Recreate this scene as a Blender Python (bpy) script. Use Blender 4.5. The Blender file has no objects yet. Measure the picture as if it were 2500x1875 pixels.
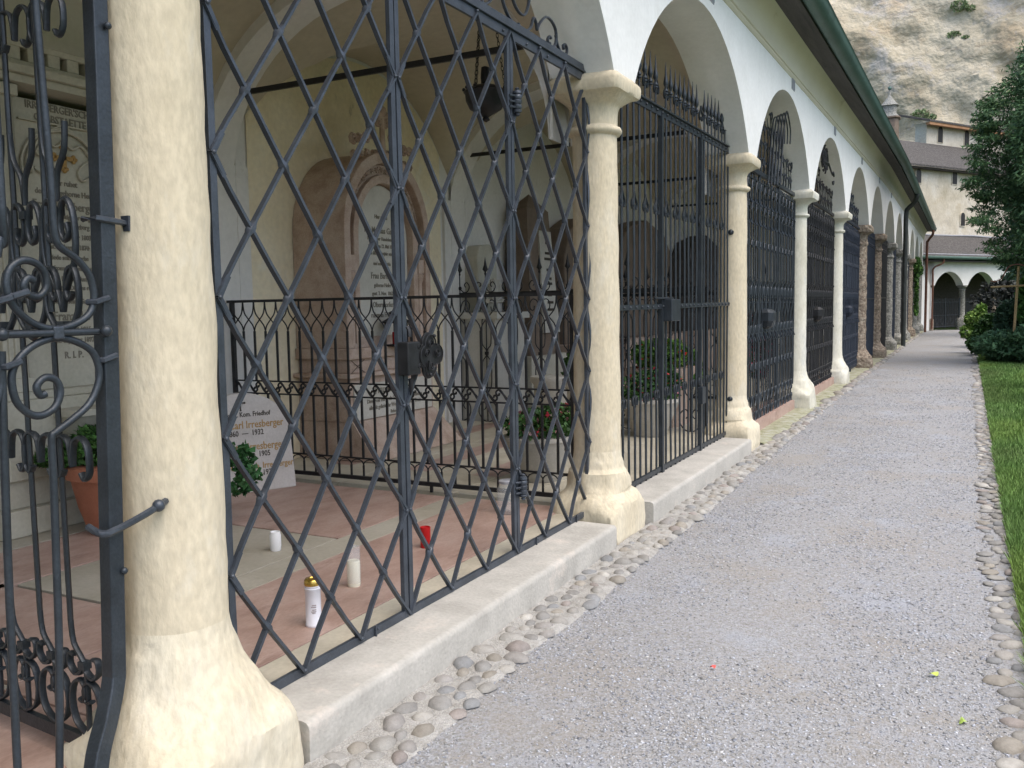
import bpy, math, random
import numpy as np
from mathutils import Vector, Matrix, noise
random.seed(7); rng = np.random.default_rng(7)
PI = math.pi
sc = bpy.context.scene
COL = sc.collection

# ------------------------------------------------------------------ camera
cam_d = bpy.data.cameras.new("camera"); cam = bpy.data.objects.new("camera", cam_d); COL.objects.link(cam)
sc.camera = cam
rx, ry, rz = -8.62e-02, -1.605e-02, 4.7498e-01
F = Vector((-math.sin(rz)*math.cos(rx), math.cos(rz)*math.cos(rx), math.sin(rx)))
R0 = Vector((math.cos(rz), math.sin(rz), 0)); U0 = R0.cross(F)
R1 = R0*math.cos(ry)+U0*math.sin(ry); U1 = U0*math.cos(ry)-R0*math.sin(ry)
cam.matrix_world = Matrix(((R1.x, U1.x, -F.x, 0), (R1.y, U1.y, -F.y, 0), (R1.z, U1.z, -F.z, 1.55), (0, 0, 0, 1)))
cam_d.sensor_width = 36; cam_d.lens = 2151.9/2500*36; cam_d.clip_end = 600; cam_d.clip_start = .05

# ------------------------------------------------------------------ world, sun, exposure
SUN_EL, SUN_AZ = math.radians(64), math.radians(112)      # azimuth measured from +Y towards +X
w = bpy.data.worlds.new("World"); sc.world = w; w.use_nodes = True
nt = w.node_tree; bg = nt.nodes["Background"]
sky = nt.nodes.new("ShaderNodeTexSky"); sky.sky_type = 'NISHITA'; sky.sun_disc = False
sky.sun_elevation = SUN_EL; sky.sun_rotation = SUN_AZ; sky.air_density = 1.0; sky.dust_density = 3.0; sky.ozone_density = 1.0
nt.links.new(sky.outputs[0], bg.inputs[0]); bg.inputs[1].default_value = .15
sd = bpy.data.lights.new("sun", 'SUN'); sun = bpy.data.objects.new("sun", sd); COL.objects.link(sun)
sd.energy = 1.2; sd.angle = math.radians(70); sd.color = (1, .93, .82)
dv = Vector((math.sin(SUN_AZ)*math.cos(SUN_EL), math.cos(SUN_AZ)*math.cos(SUN_EL), math.sin(SUN_EL)))
sun.rotation_euler = dv.to_track_quat('Z', 'Y').to_euler()
sc.view_settings.view_transform = 'Standard'; sc.view_settings.look = 'None'
sc.view_settings.exposure = 1.05; sc.view_settings.gamma = 1
sc.cycles.max_bounces = 10; sc.cycles.diffuse_bounces = 7; sc.cycles.glossy_bounces = 3; sc.cycles.transmission_bounces = 6
sc.cycles.caustics_reflective = False; sc.cycles.caustics_refractive = False

# ------------------------------------------------------------------ materials
def mat(name, cols, scale=3, rough=.8, bump=.3, bscale=40, detail=6, stretch=(1, 1, 1), spots=None, metal=0, vcol=0, fine=.0, spec=.3, cell=False, bdist=.01):
    m = bpy.data.materials.new(name); m.use_nodes = True; n = m.node_tree.nodes; l = m.node_tree.links
    b = n["Principled BSDF"]; b.inputs["Roughness"].default_value = rough; b.inputs["Metallic"].default_value = metal
    b.inputs["Specular IOR Level"].default_value = spec
    tc = n.new("ShaderNodeTexCoord"); mp = n.new("ShaderNodeMapping"); mp.inputs["Scale"].default_value = stretch
    l.new(tc.outputs["Object"], mp.inputs[0])
    tx = n.new("ShaderNodeTexNoise"); tx.inputs["Scale"].default_value = scale; tx.inputs["Detail"].default_value = detail
    tx.inputs["Roughness"].default_value = .62
    l.new(mp.outputs[0], tx.inputs[0]); src = tx.outputs[0]
    if cell:
        vt = n.new("ShaderNodeTexVoronoi"); vt.inputs["Scale"].default_value = scale; l.new(mp.outputs[0], vt.inputs[0])
        sx = n.new("ShaderNodeSeparateColor"); l.new(vt.outputs["Color"], sx.inputs[0]); src = sx.outputs[0]
    rp = n.new("ShaderNodeValToRGB"); el = rp.color_ramp.elements
    lo, hi = (.0, 1.) if cell else (.32, .68)
    for i, c in enumerate(cols):
        p = lo+(hi-lo)*i/max(1, len(cols)-1)
        e = el[i] if i < 2 else el.new(p)
        e.position = p; e.color = (*c, 1)
    if len(cols) == 1: el[1].color = (*cols[0], 1)
    l.new(src, rp.inputs[0]); out = rp.outputs[0]
    if fine:
        fx = n.new("ShaderNodeTexNoise"); fx.inputs["Scale"].default_value = scale*14; fx.inputs["Detail"].default_value = 3; l.new(mp.outputs[0], fx.inputs[0])
        mr = n.new("ShaderNodeMapRange"); mr.inputs[1].default_value = .3; mr.inputs[2].default_value = .7
        mr.inputs[3].default_value = 1-fine; mr.inputs[4].default_value = 1+fine; l.new(fx.outputs[0], mr.inputs[0])
        mx = n.new("ShaderNodeMix"); mx.data_type = 'RGBA'; mx.blend_type = 'MULTIPLY'; mx.inputs[0].default_value = 1
        l.new(out, mx.inputs[6]); cb = n.new("ShaderNodeCombineColor")
        for k in range(3): l.new(mr.outputs[0], cb.inputs[k])
        l.new(cb.outputs[0], mx.inputs[7]); out = mx.outputs[2]
    for sp in (spots or []):
        c, s2, th, st = sp[:4]
        sx = n.new("ShaderNodeTexNoise"); sx.inputs["Scale"].default_value = s2; sx.inputs["Detail"].default_value = 8; sx.inputs["Roughness"].default_value = .7
        if len(sp) > 4:
            m2 = n.new("ShaderNodeMapping"); m2.inputs["Scale"].default_value = sp[4]; m2.inputs["Location"].default_value = (s2, 3.3, 1.7)
            if len(sp) > 5: m2.inputs["Rotation"].default_value = sp[5]
            l.new(tc.outputs["Object"], m2.inputs[0]); l.new(m2.outputs[0], sx.inputs[0])
        else: l.new(mp.outputs[0], sx.inputs[0])
        r2 = n.new("ShaderNodeMapRange"); r2.inputs[1].default_value = th; r2.inputs[2].default_value = th+.09
        r2.inputs[3].default_value = 0; r2.inputs[4].default_value = st; l.new(sx.outputs[0], r2.inputs[0])
        mx = n.new("ShaderNodeMix"); mx.data_type = 'RGBA'; l.new(r2.outputs[0], mx.inputs[0]); l.new(out, mx.inputs[6])
        mx.inputs[7].default_value = (*c, 1); out = mx.outputs[2]
    if vcol:
        at = n.new("ShaderNodeAttribute"); at.attribute_name = "Col"
        mx = n.new("ShaderNodeMix"); mx.data_type = 'RGBA'; mx.blend_type = 'MULTIPLY'; mx.inputs[0].default_value = vcol
        l.new(out, mx.inputs[6]); l.new(at.outputs["Color"], mx.inputs[7]); out = mx.outputs[2]
    l.new(out, b.inputs["Base Color"])
    if bump:
        bt = n.new("ShaderNodeTexNoise"); bt.inputs["Scale"].default_value = bscale; bt.inputs["Detail"].default_value = 5
        l.new(mp.outputs[0], bt.inputs[0]); bn = n.new("ShaderNodeBump"); bn.inputs["Strength"].default_value = bump
        bn.inputs["Distance"].default_value = bdist
        l.new(bt.outputs[0], bn.inputs["Height"]); l.new(bn.outputs[0], b.inputs["Normal"])
    return m

M = {}
M['cream'] = mat("cream_limestone", [(.585, .51, .365), (.615, .54, .395), (.64, .57, .425)], 3.4, .85, .35, 55, stretch=(1, 1, .45), fine=.10,
                 spots=[((.66, .63, .54), 5, .54, .3), ((.34, .27, .18), 16, .66, .5), ((.50, .43, .31), 4, .6, .3, (1, 1, .16)), ((.42, .35, .25), 30, .64, .35, (1, 1, .5))])
M['cream_base'] = mat("hewn_limestone", [(.585, .515, .375), (.625, .56, .42), (.66, .61, .48)], 3.4, .85, .7, 28, stretch=(1, 1, .45), fine=.10, bdist=.012,
                      spots=[((.66, .63, .54), 5, .54, .3), ((.34, .27, .18), 16, .66, .5), ((.42, .38, .30), 7, .62, .5, (1, 1, 2.5)), ((.40, .37, .30), 40, .64, .4)])
M['pale'] = mat("pale_limestone", [(.52, .50, .40), (.64, .62, .52), (.68, .67, .60)], 3.5, .85, .4, 30, stretch=(1, 1, .45), fine=.08,
                spots=[((.45, .47, .44), 4, .55, .5)])
M['rough'] = mat("rough_conglomerate", [(.13, .10, .08), (.27, .22, .17), (.42, .37, .30)], 16, .95, 1.0, 22, fine=.25,
                 spots=[((.10, .085, .07), 9, .58, .8), ((.44, .34, .27), 6, .6, .7)], bdist=.04)
M['roughgrey'] = mat("grey_conglomerate", [(.14, .14, .13), (.26, .26, .24), (.40, .40, .36)], 16, .95, 1.0, 22, fine=.25,
                     spots=[((.09, .085, .08), 9, .58, .8)], bdist=.04)
M['white'] = mat("white_plaster", [(.78, .78, .755), (.86, .86, .84)], 2, .9, .35, 7, fine=.03, bdist=.02, spots=[((.68, .67, .62), 1.3, .60, .4, (1, 1, .35)), ((.66, .65, .62), 7, .68, .35)])
M['cove'] = mat("cream_plaster", [(.58, .54, .42), (.68, .64, .52)], 1.6, .9, .2, 14, stretch=(1, .3, 1), spots=[((.42, .36, .25), 2.2, .60, .5, (1, .5, 1))])
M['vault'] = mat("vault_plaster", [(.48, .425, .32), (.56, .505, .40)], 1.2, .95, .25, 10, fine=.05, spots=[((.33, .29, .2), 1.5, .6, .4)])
M['grey_pl'] = mat("grey_plaster", [(.66, .645, .61), (.74, .725, .69)], 1.5, .95, .3, 12, fine=.04, spots=[((.45, .43, .38), 3, .62, .5)])
M['yellow_pl'] = mat("rough_yellow_plaster", [(.74, .64, .44), (.82, .745, .57)], 1.5, .95, .8, 9, fine=.06, bdist=.02,
                     spots=[((.32, .28, .20), 6, .645, .75, (1, 1.3, .35), (.6, 0, 0)), ((.27, .25, .2), 13, .66, .8), ((.78, .76, .66), 2, .58, .6)])
M['pink_floor'] = mat("pink_marble_floor", [(.35, .235, .19), (.42, .295, .245), (.47, .35, .30)], 7, .5, .1, 30, stretch=(1, .5, 1), fine=.08,
                      spots=[((.25, .16, .13), 7, .58, .6, (1, .35, 1)), ((.50, .40, .34), 12, .64, .5, (1, .3, 1))])
M['grey_floor'] = mat("grey_stone_floor", [(.36, .33, .26), (.46, .43, .36)], 3, .6, .15, 25, fine=.06, spots=[((.27, .24, .18), 5, .62, .5)])
M['cream_floor'] = mat("cream_stone_floor", [(.45, .41, .32), (.56, .52, .42)], 4, .6, .15, 25, fine=.06, spots=[((.36, .27, .2), 6, .62, .5)])
M['kerb'] = mat("grey_kerb_stone", [(.36, .345, .31), (.43, .415, .375), (.49, .47, .425)], 4, .75, .35, 60, fine=.07,
                spots=[((.30, .30, .28), 9, .62, .55), ((.66, .58, .50), 3, .58, .4), ((.26, .25, .22), 34, .665, .7)])
M['iron'] = mat("blue_grey_iron", [(.040, .048, .060), (.068, .080, .100)], 9, .38, .4, 130, metal=.25, fine=.12, spec=.5, spots=[((.20, .22, .26), 55, .67, .6)], bdist=.002)
M['iron2'] = mat("dark_blue_iron", [(.024, .030, .036), (.042, .052, .064)], 9, .42, .4, 90, metal=.35, fine=.15, spec=.5, bdist=.003)
M['black_iron'] = mat("black_iron", [(.012, .013, .014), (.03, .03, .033)], 12, .5, .3, 90, metal=.3, spec=.5, bdist=.002)
M['navy_iron'] = mat("navy_iron", [(.018, .024, .038), (.032, .042, .062)], 9, .55, .3, 90, metal=.2, spec=.4, bdist=.002)
M['rust'] = mat("rusty_pipe", [(.10, .05, .035), (.2, .09, .06)], 9, .7, .2, 60)
M['pipe'] = mat("dark_copper_pipe", [(.035, .04, .04), (.07, .08, .08)], 4, .5, .1, 60, metal=.4)
M['copper'] = mat("green_copper", [(.075, .13, .115), (.11, .18, .155)], 5, .5, .15, 40, stretch=(1, .4, 1), metal=.3, fine=.06, spots=[((.05, .08, .075), 3, .56, .5)])
M['eave_shade'] = mat("dark_eaves_and_shade", [(.055, .05, .05), (.10, .09, .085)], 6, .8, .3, 30, stretch=(3, .2, 3), fine=.1)
M['shingle'] = mat("grey_shingles", [(.045, .042, .04), (.085, .08, .077), (.13, .122, .117)], 7, .9, .8, 9, stretch=(1.2, 1, 2.5), fine=.3, bdist=.05)
M['gravel_bed'] = mat("gravel_path", [(.24, .235, .22), (.285, .285, .28), (.315, .32, .335), (.35, .36, .38), (.30, .29, .275), (.40, .415, .44)], 95, .95, .9, 110, fine=.0, cell=True,
                      spots=[((.31, .28, .235), 1.1, .50, .38), ((.36, .39, .45), 1.4, .55, .5), ((.40, .33, .27), 5, .66, .5)], bdist=.012)
M['stone_v'] = mat("loose_stone", [(.78, .78, .78), (1, 1, 1)], 60, .9, .4, 200, vcol=1, bdist=.002)
M['cobble_v'] = mat("cobble_stone", [(.75, .73, .70), (1, .99, .96)], 22, .8, .5, 60, vcol=1, fine=.10, spots=[((.55, .52, .46), 30, .62, .6)], bdist=.006)
M['mortar'] = mat("cobble_mortar", [(.29, .28, .255), (.38, .37, .345), (.43, .42, .40)], 16, .95, 1, 90, fine=.2, bdist=.012)
M['moss'] = mat("mossy_mortar", [(.20, .21, .11), (.34, .34, .24), (.42, .42, .36)], 9, .95, .8, 60, fine=.15, bdist=.012)
M['soil'] = mat("lawn_soil", [(.03, .06, .015), (.06, .11, .025)], 4, 1, .8, 30, bdist=.03)
M['leaf'] = mat("leaf", [(.85, .85, .85), (1, 1, 1)], 5, .6, 0, vcol=1, spec=.25)
M['bark'] = mat("bark", [(.06, .045, .03), (.13, .10, .07)], 12, .9, .8, 40, bdist=.02)
M['rock'] = mat("cliff_rock", [(.30, .25, .175), (.42, .37, .27), (.49, .44, .335), (.55, .50, .395)], .20, .95, .55, 1.2, detail=11, stretch=(1, 1, 1), fine=.08,
                spots=[((.44, .43, .43), .25, .54, .6), ((.52, .38, .23), .12, .56, .5), ((.25, .21, .155), .42, .56, .75, (.45, .6, 2.0), (0, -.75, 0)), ((.30, .29, .28), 1.3, .60, .6), ((.60, .57, .48), .8, .6, .5)], bdist=.9)  # the diagonal dark streaks paint shade of recesses into the rock colour
M['oldwall'] = mat("old_plaster_wall", [(.46, .41, .31), (.58, .53, .43), (.66, .63, .56)], .7, .95, .5, 5, detail=9, fine=.08,
                   spots=[((.36, .33, .29), .9, .57, .55), ((.42, .32, .17), .6, .60, .5)], bdist=.05)
M['white_old'] = mat("old_white_plaster", [(.48, .44, .35), (.58, .54, .46), (.64, .61, .54)], .9, .95, .5, 5, fine=.08, spots=[((.42, .39, .34), 1.4, .56, .6), ((.5, .48, .45), 3, .6, .5)], bdist=.05)
M['orange_wood'] = mat("orange_eaves_wood", [(.32, .17, .09), (.42, .24, .13)], 3, .8, .1, 20)
M['dark_glass'] = mat("dark_window", [(.02, .02, .022), (.04, .04, .045)], 3, .3, 0)
M['grave_pink'] = mat("pink_marble", [(.36, .26, .20), (.46, .35, .28), (.53, .43, .36)], 6, .6, .3, 40, fine=.12, spots=[((.30, .21, .17), 9, .6, .6), ((.56, .45, .37), 5, .62, .5)])
M['grave_pale'] = mat("pale_marble", [(.48, .46, .40), (.58, .56, .50)], 3, .7, .2, 30, fine=.05, spots=[((.40, .38, .33), 6, .62, .5)])
M['grave_grey'] = mat("grey_limestone_monument", [(.42, .40, .32), (.52, .50, .42)], 3, .8, .35, 30, fine=.06, spots=[((.33, .31, .26), 4, .6, .5)])
M['small_grave'] = mat("whitish_gravestone", [(.50, .47, .44), (.58, .55, .52)], 5, .65, .15, 40, fine=.05)
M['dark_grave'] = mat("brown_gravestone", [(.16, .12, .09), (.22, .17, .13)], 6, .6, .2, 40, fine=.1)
M['faded_ink'] = mat("faded_lettering", [(.19, .175, .14), (.25, .23, .19)], 9, .8, 0)
M['ink'] = mat("dark_lettering", [(.07, .06, .05), (.10, .09, .075)], 9, .8, 0)
M['gold'] = mat("gold_lettering", [(.36, .22, .08), (.46, .30, .12)], 30, .6, 0, metal=.1)
M['brass'] = mat("gold_lid", [(.55, .36, .08), (.65, .45, .12)], 9, .25, 0, metal=.9)
M['terracotta'] = mat("terracotta", [(.32, .12, .07), (.40, .165, .10)], 5, .8, .2, 40, fine=.06)
M['planter'] = mat("grey_planter", [(.38, .36, .32), (.48, .46, .42)], 5, .8, .2, 40, fine=.06)
M['wax_white'] = mat("white_candle", [(.72, .72, .78), (.76, .76, .82)], 5, .4, 0)
M['wax_cream'] = mat("cream_wax", [(.80, .78, .62), (.84, .82, .68)], 5, .5, 0)
M['red'] = mat("red_candle", [(.42, .01, .012), (.5, .015, .02)], 5, .3, 0)
M['white_plastic'] = mat("white_cup", [(.80, .80, .80), (.84, .84, .84)], 5, .4, 0)
M['wood'] = mat("yellow_wood", [(.36, .25, .12), (.46, .33, .17)], 8, .8, .2, 40, stretch=(3, 3, .4))
M['statue'] = mat("pale_statue_stone", [(.48, .50, .50), (.6, .62, .62)], 6, .85, .3, 40, fine=.08)
M['vent'] = mat("grey_vent", [(.30, .31, .34), (.4, .41, .44)], 8, .7, 0)
def glassy(name, col, alpha):
    m = bpy.data.materials.new(name); m.use_nodes = True; b = m.node_tree.nodes["Principled BSDF"]
    b.inputs["Base Color"].default_value = (*col, 1); b.inputs["Roughness"].default_value = .15; b.inputs["Alpha"].default_value = alpha
    return m
M['clear'] = glassy("clear_plastic", (.8, .8, .82), .28)
M['glass'] = glassy("thin_glass", (.75, .78, .78), .22)

# ------------------------------------------------------------------ mesh helpers
class MB:
    def __init__(s): s.v = []; s.f = []; s.c = []; s.cur = None
    def add(s, vs, fs):
        o = len(s.v); s.v += [tuple(p) for p in vs]; s.f += [tuple(i+o for i in f) for f in fs]
        if s.cur is not None: s.c += [s.cur]*len(vs)
    def box(s, x0, x1, y0, y1, z0, z1):
        x0, x1 = sorted((x0, x1)); y0, y1 = sorted((y0, y1)); z0, z1 = sorted((z0, z1))
        s.add([(x0, y0, z0), (x1, y0, z0), (x1, y1, z0), (x0, y1, z0), (x0, y0, z1), (x1, y0, z1), (x1, y1, z1), (x0, y1, z1)],
              [(0, 3, 2, 1), (4, 5, 6, 7), (0, 1, 5, 4), (1, 2, 6, 5), (2, 3, 7, 6), (3, 0, 4, 7)])
    def sweep(s, pts, hw, hd, ax=(1, 0, 0), n=6, sq=False, taper=None):
        # tube along pts; hd = half size along ax, hw = half size across it
        ax = Vector(ax); P = [Vector(p) for p in pts]; m = len(P); vs = []
        k = 4 if sq else n
        for i, p in enumerate(P):
            t = (P[min(i+1, m-1)]-P[max(i-1, 0)])
            if t.length < 1e-9: t = Vector((0, 0, 1))
            t.normalize(); b = ax.cross(t)
            if b.length < 1e-3: b = Vector((0, 1, 0)).cross(t)
            b.normalize(); a2 = t.cross(b)
            q = 1 if taper is None else taper[0]+(taper[1]-taper[0])*i/max(1, m-1)
            for j in range(k):
                if sq: cb, ca = [(-1, -1), (1, -1), (1, 1), (-1, 1)][j]
                else: cb, ca = math.cos(2*PI*j/k), math.sin(2*PI*j/k)
                vs.append(p+b*(hw*q*cb)+a2*(hd*q*ca))
        fs = []
        for i in range(m-1):
            for j in range(k):
                fs.append((i*k+j, i*k+(j+1) % k, (i+1)*k+(j+1) % k, (i+1)*k+j))
        fs.append(tuple(range(k))[::-1]); fs.append(tuple((m-1)*k+j for j in range(k)))
        s.add(vs, fs)
    def lathe(s, c, prof, n=24, sup=None):
        vs = []; fs = []
        for i, pr in enumerate(prof):
            r, z = pr[0], pr[1]; p = pr[2] if len(pr) > 2 else 2
            for j in range(n):
                a = 2*PI*(j+.5)/n; ca, sa = math.cos(a), math.sin(a)
                q = r if p == 2 else r/((abs(ca)**p+abs(sa)**p)**(1/p))
                vs.append((c[0]+q*ca, c[1]+q*sa, c[2]+z))
        for i in range(len(prof)-1):
            for j in range(n): fs.append((i*n+j, i*n+(j+1) % n, (i+1)*n+(j+1) % n, (i+1)*n+j))
        fs.append(tuple(range(n))[::-1]); fs.append(tuple((len(prof)-1)*n+j for j in range(n)))
        s.add(vs, fs)
    def ball(s, c, r, n=8, sz=1):
        pr = [(r*math.sin(PI*i/n)+1e-4, -r*sz*math.cos(PI*i/n)) for i in range(n+1)]
        s.lathe(c, pr, n*2)
    def prism(s, poly, ax, a0, a1):
        # poly: 2D outline in the two other axes, extruded along axis ax from a0 to a1
        n = len(poly)
        def mk(a, p):
            return (a, p[0], p[1]) if ax == 'X' else ((p[0], a, p[1]) if ax == 'Y' else (p[0], p[1], a))
        vs = [mk(a0, p) for p in poly]+[mk(a1, p) for p in poly]
        fs = [tuple(range(n)), tuple(range(n, 2*n))[::-1]]+[(i, i+n, (i+1) % n+n, (i+1) % n) for i in range(n)]
        s.add(vs, fs)

def setpar(ob, parent):
    if parent is not None:
        ob.parent = parent
        ob.matrix_parent_inverse = Matrix.Translation(-Vector(parent.location)) if parent.parent is None else Matrix.Identity(4)

def fin(ob, m, smooth):
    ob.data.materials.append(m)
    if smooth:
        ob.data.polygons.foreach_set("use_smooth", [True]*len(ob.data.polygons))
        try:
            ob.data.set_sharp_from_angle(angle=math.radians(smooth if smooth > 1 else 40))
        except Exception: pass

def obj(name, mb, m, parent=None, smooth=0, bevel=0, recalc=True):
    import bmesh
    me = bpy.data.meshes.new(name); me.from_pydata(mb.v, [], mb.f)
    if mb.c and len(mb.c) == len(mb.v):
        ca = me.color_attributes.new("Col", 'FLOAT_COLOR', 'POINT')
        ca.data.foreach_set("color", np.array([(*c, 1) for c in mb.c], dtype=np.float32).ravel())
    if recalc and len(mb.f) < 150000:
        b = bmesh.new(); b.from_mesh(me); bmesh.ops.recalc_face_normals(b, faces=b.faces); b.to_mesh(me); b.free()
    me.update()
    ob = bpy.data.objects.new(name, me); COL.objects.link(ob)
    setpar(ob, parent)
    fin(ob, m if not isinstance(m, str) else M[m], smooth)
    if bevel:
        bv = ob.modifiers.new("bevel", 'BEVEL'); bv.width = bevel; bv.segments = 2; bv.limit_method = 'ANGLE'
    return ob

def tag(o, label=None, cat=None, group=None, kind=None):
    if label: o["label"] = label
    if cat: o["category"] = cat
    if group: o["group"] = group
    if kind: o["kind"] = kind
    return o

def thing(name, loc, label, cat, group=None):
    o = bpy.data.objects.new(name, None); COL.objects.link(o); o.location = loc; o.empty_display_size = .2
    return tag(o, label, cat, group)

def npmesh(name, V, Fc, m, cols=None, parent=None, smooth=False):
    """V (n,3), Fc (k,q) uniform polygons"""
    me = bpy.data.meshes.new(name); q = Fc.shape[1]
    me.vertices.add(len(V)); me.vertices.foreach_set("co", V.astype(np.float32).ravel())
    me.loops.add(Fc.size); me.loops.foreach_set("vertex_index", Fc.astype(np.int32).ravel())
    me.polygons.add(len(Fc)); me.polygons.foreach_set("loop_start", np.arange(0, Fc.size, q, dtype=np.int32))
    me.polygons.foreach_set("loop_total", np.full(len(Fc), q, dtype=np.int32))
    if smooth: me.polygons.foreach_set("use_smooth", np.ones(len(Fc), dtype=bool))
    if cols is not None:
        ca = me.color_attributes.new("Col", 'FLOAT_COLOR', 'POINT')
        ca.data.foreach_set("color", np.concatenate([cols, np.ones((len(cols), 1))], 1).astype(np.float32).ravel())
    me.update(calc_edges=True)
    ob = bpy.data.objects.new(name, me); COL.objects.link(ob)
    setpar(ob, parent)
    me.materials.append(M[m] if isinstance(m, str) else m)
    return ob

def text(s, size, c, right, up, nrm, m, parent, ext=.0015, name='lettering', align='CENTER', sx=1.0, bold=.0):
    cu = bpy.data.curves.new(name, 'FONT'); cu.body = s; cu.size = size; cu.extrude = ext; cu.align_x = align; cu.align_y = 'CENTER'
    cu.offset = bold; cu.resolution_u = 2; cu.space_line = 1.05
    tmp = bpy.data.objects.new("tmp", cu); me = bpy.data.meshes.new_from_object(tmp)
    bpy.data.objects.remove(tmp); bpy.data.curves.remove(cu)
    r, u, n = Vector(right).normalized(), Vector(up).normalized(), Vector(nrm).normalized()
    me.transform(Matrix(((r.x*sx, u.x, n.x, c[0]), (r.y*sx, u.y, n.y, c[1]), (r.z*sx, u.z, n.z, c[2]), (0, 0, 0, 1))))
    ob = bpy.data.objects.new(name, me); COL.objects.link(ob); me.materials.clear(); me.materials.append(M[m])
    setpar(ob, parent)
    return ob

def spiral(c, r0, r1, a0, a1, n=22):
    return [(c[0]+(r0+(r1-r0)*i/(n-1))*math.cos(a0+(a1-a0)*i/(n-1)), c[1]+(r0+(r1-r0)*i/(n-1))*math.sin(a0+(a1-a0)*i/(n-1))) for i in range(n)]
def smooth_pts(pts, n=4):
    out = []
    for i in range(len(pts)-1):
        p0 = pts[max(i-1, 0)]; p1 = pts[i]; p2 = pts[i+1]; p3 = pts[min(i+2, len(pts)-1)]
        for k in range(n):
            t = k/n
            out.append(tuple(.5*((2*p1[j])+(-p0[j]+p2[j])*t+(2*p0[j]-5*p1[j]+4*p2[j]-p3[j])*t*t+(-p0[j]+3*p1[j]-3*p2[j]+p3[j])*t**3) for j in range(len(p1))))
    out.append(tuple(pts[-1])); return out

# ------------------------------------------------------------------ common measures
GX = -2.22                      # plane of the gates and column axes
WF, WB = -2.01, -2.45           # front wall faces
CY = [-5.7, -1.75, 1.95, 5.58, 9.48, 13.45, 17.7, 22.1, 26.1, 30.3, 34.2, 38.2, 42.1, 46.1, 50.2]
def dz(Y): return .34*min(1, max(0, (Y-6)/20))
def zs(z, Y): return z*(1+dz(Y)/3.)

# ------------------------------------------------------------------ ground
mb = MB(); mb.add([(-60, -30, -.03), (90, -30, -.03), (90, 140, -.03), (-60, 140, -.03)], [(0, 1, 2, 3)])
tag(obj('ground', mb, 'soil'), 'earth under the whole cemetery', 'ground', kind='structure')
# gravel path: lightly uneven sheet
def sheet(x0, x1, y0, y1, nx, ny, f):
    mb = MB(); 
    for j in range(ny+1):
        for i in range(nx+1):
            x = x0+(x1-x0)*i/nx; y = y0+(y1-y0)*(j/ny)**1.5 if ny > 60 else y0+(y1-y0)*j/ny
            mb.v.append((x, y, f(x, y)))
    for j in range(ny):
        for i in range(nx):
            a = j*(nx+1)+i; mb.f.append((a, a+1, a+nx+2, a+nx+1))
    return mb
mb = sheet(-2.0, .38, -6, 53, 30, 200, lambda x, y: .006*noise.noise((x*1.5, y*.8, 0))+.012*noise.noise((x*.5, y*.25, 4)))
path = tag(obj('path', mb, 'gravel_bed', smooth=60), 'straight grey gravel path beside the arcade', 'path', kind='structure')
# loose gravel stones near the camera
def stones():
    N = 120000
    u = rng.random(N); y = 2.1+u**1.7*22.0
    x = -1.9+2.1*rng.random(N)
    dens = np.array([.55+.9*noise.noise((a*1.7, b*1.1, 9)) for a, b in zip(x, y)])
    k = rng.random(N) < dens*(.62+.5*np.clip(1-(y-2)/20, 0, 1))*np.clip((23.5-y)/12, 0, 1); x = x[k]; y = y[k]; N = len(x)
    s = (.0022+.0034*rng.random(N)**2.2)*(1+.05*(y-2))
    base = np.array([(-1, -1, -1), (1, -1, -1), (1, 1, -1), (-1, 1, -1), (-1, -1, 1), (1, -1, 1), (1, 1, 1), (-1, 1, 1)], float)*.75
    jit = base[None]+rng.normal(0, .28, (N, 8, 3))
    a = rng.random(N)*2*PI; ca, sa = np.cos(a), np.sin(a)
    sc3 = np.stack([s*(.8+.8*rng.random(N)), s*(.7+.5*rng.random(N)), s*(.38+.3*rng.random(N))], 1)
    v = jit*sc3[:, None, :]
    X = v[:, :, 0]*ca[:, None]-v[:, :, 1]*sa[:, None]; Y = v[:, :, 0]*sa[:, None]+v[:, :, 1]*ca[:, None]
    Z = v[:, :, 2]
    zz = np.array([.006*noise.noise((p*1.5, q*.8, 0))+.012*noise.noise((p*.5, q*.25, 4)) for p, q in zip(x, y)])
    V = np.stack([X+x[:, None], Y+y[:, None], Z+(zz+sc3[:, 2]*.45)[:, None]], 2).reshape(-1, 3)
    f = np.array([(0, 3, 2, 1), (4, 5, 6, 7), (0, 1, 5, 4), (1, 2, 6, 5), (2, 3, 7, 6), (3, 0, 4, 7)])
    Fc = (f[None]+8*np.arange(N)[:, None, None]).reshape(-1, 4)
    g = .28+.32*rng.random(N)**1.5; tint = rng.random(N)
    c = np.stack([g*(.98+.06*(tint-.6)), g*(1.0), g*(1.04-.16*(tint-.6))], 1)
    return npmesh('gravel', V, Fc, 'stone_v', np.repeat(c, 8, 0))
tag(stones(), 'loose grey gravel chips lying on the path', 'gravel', kind='stuff')

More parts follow.
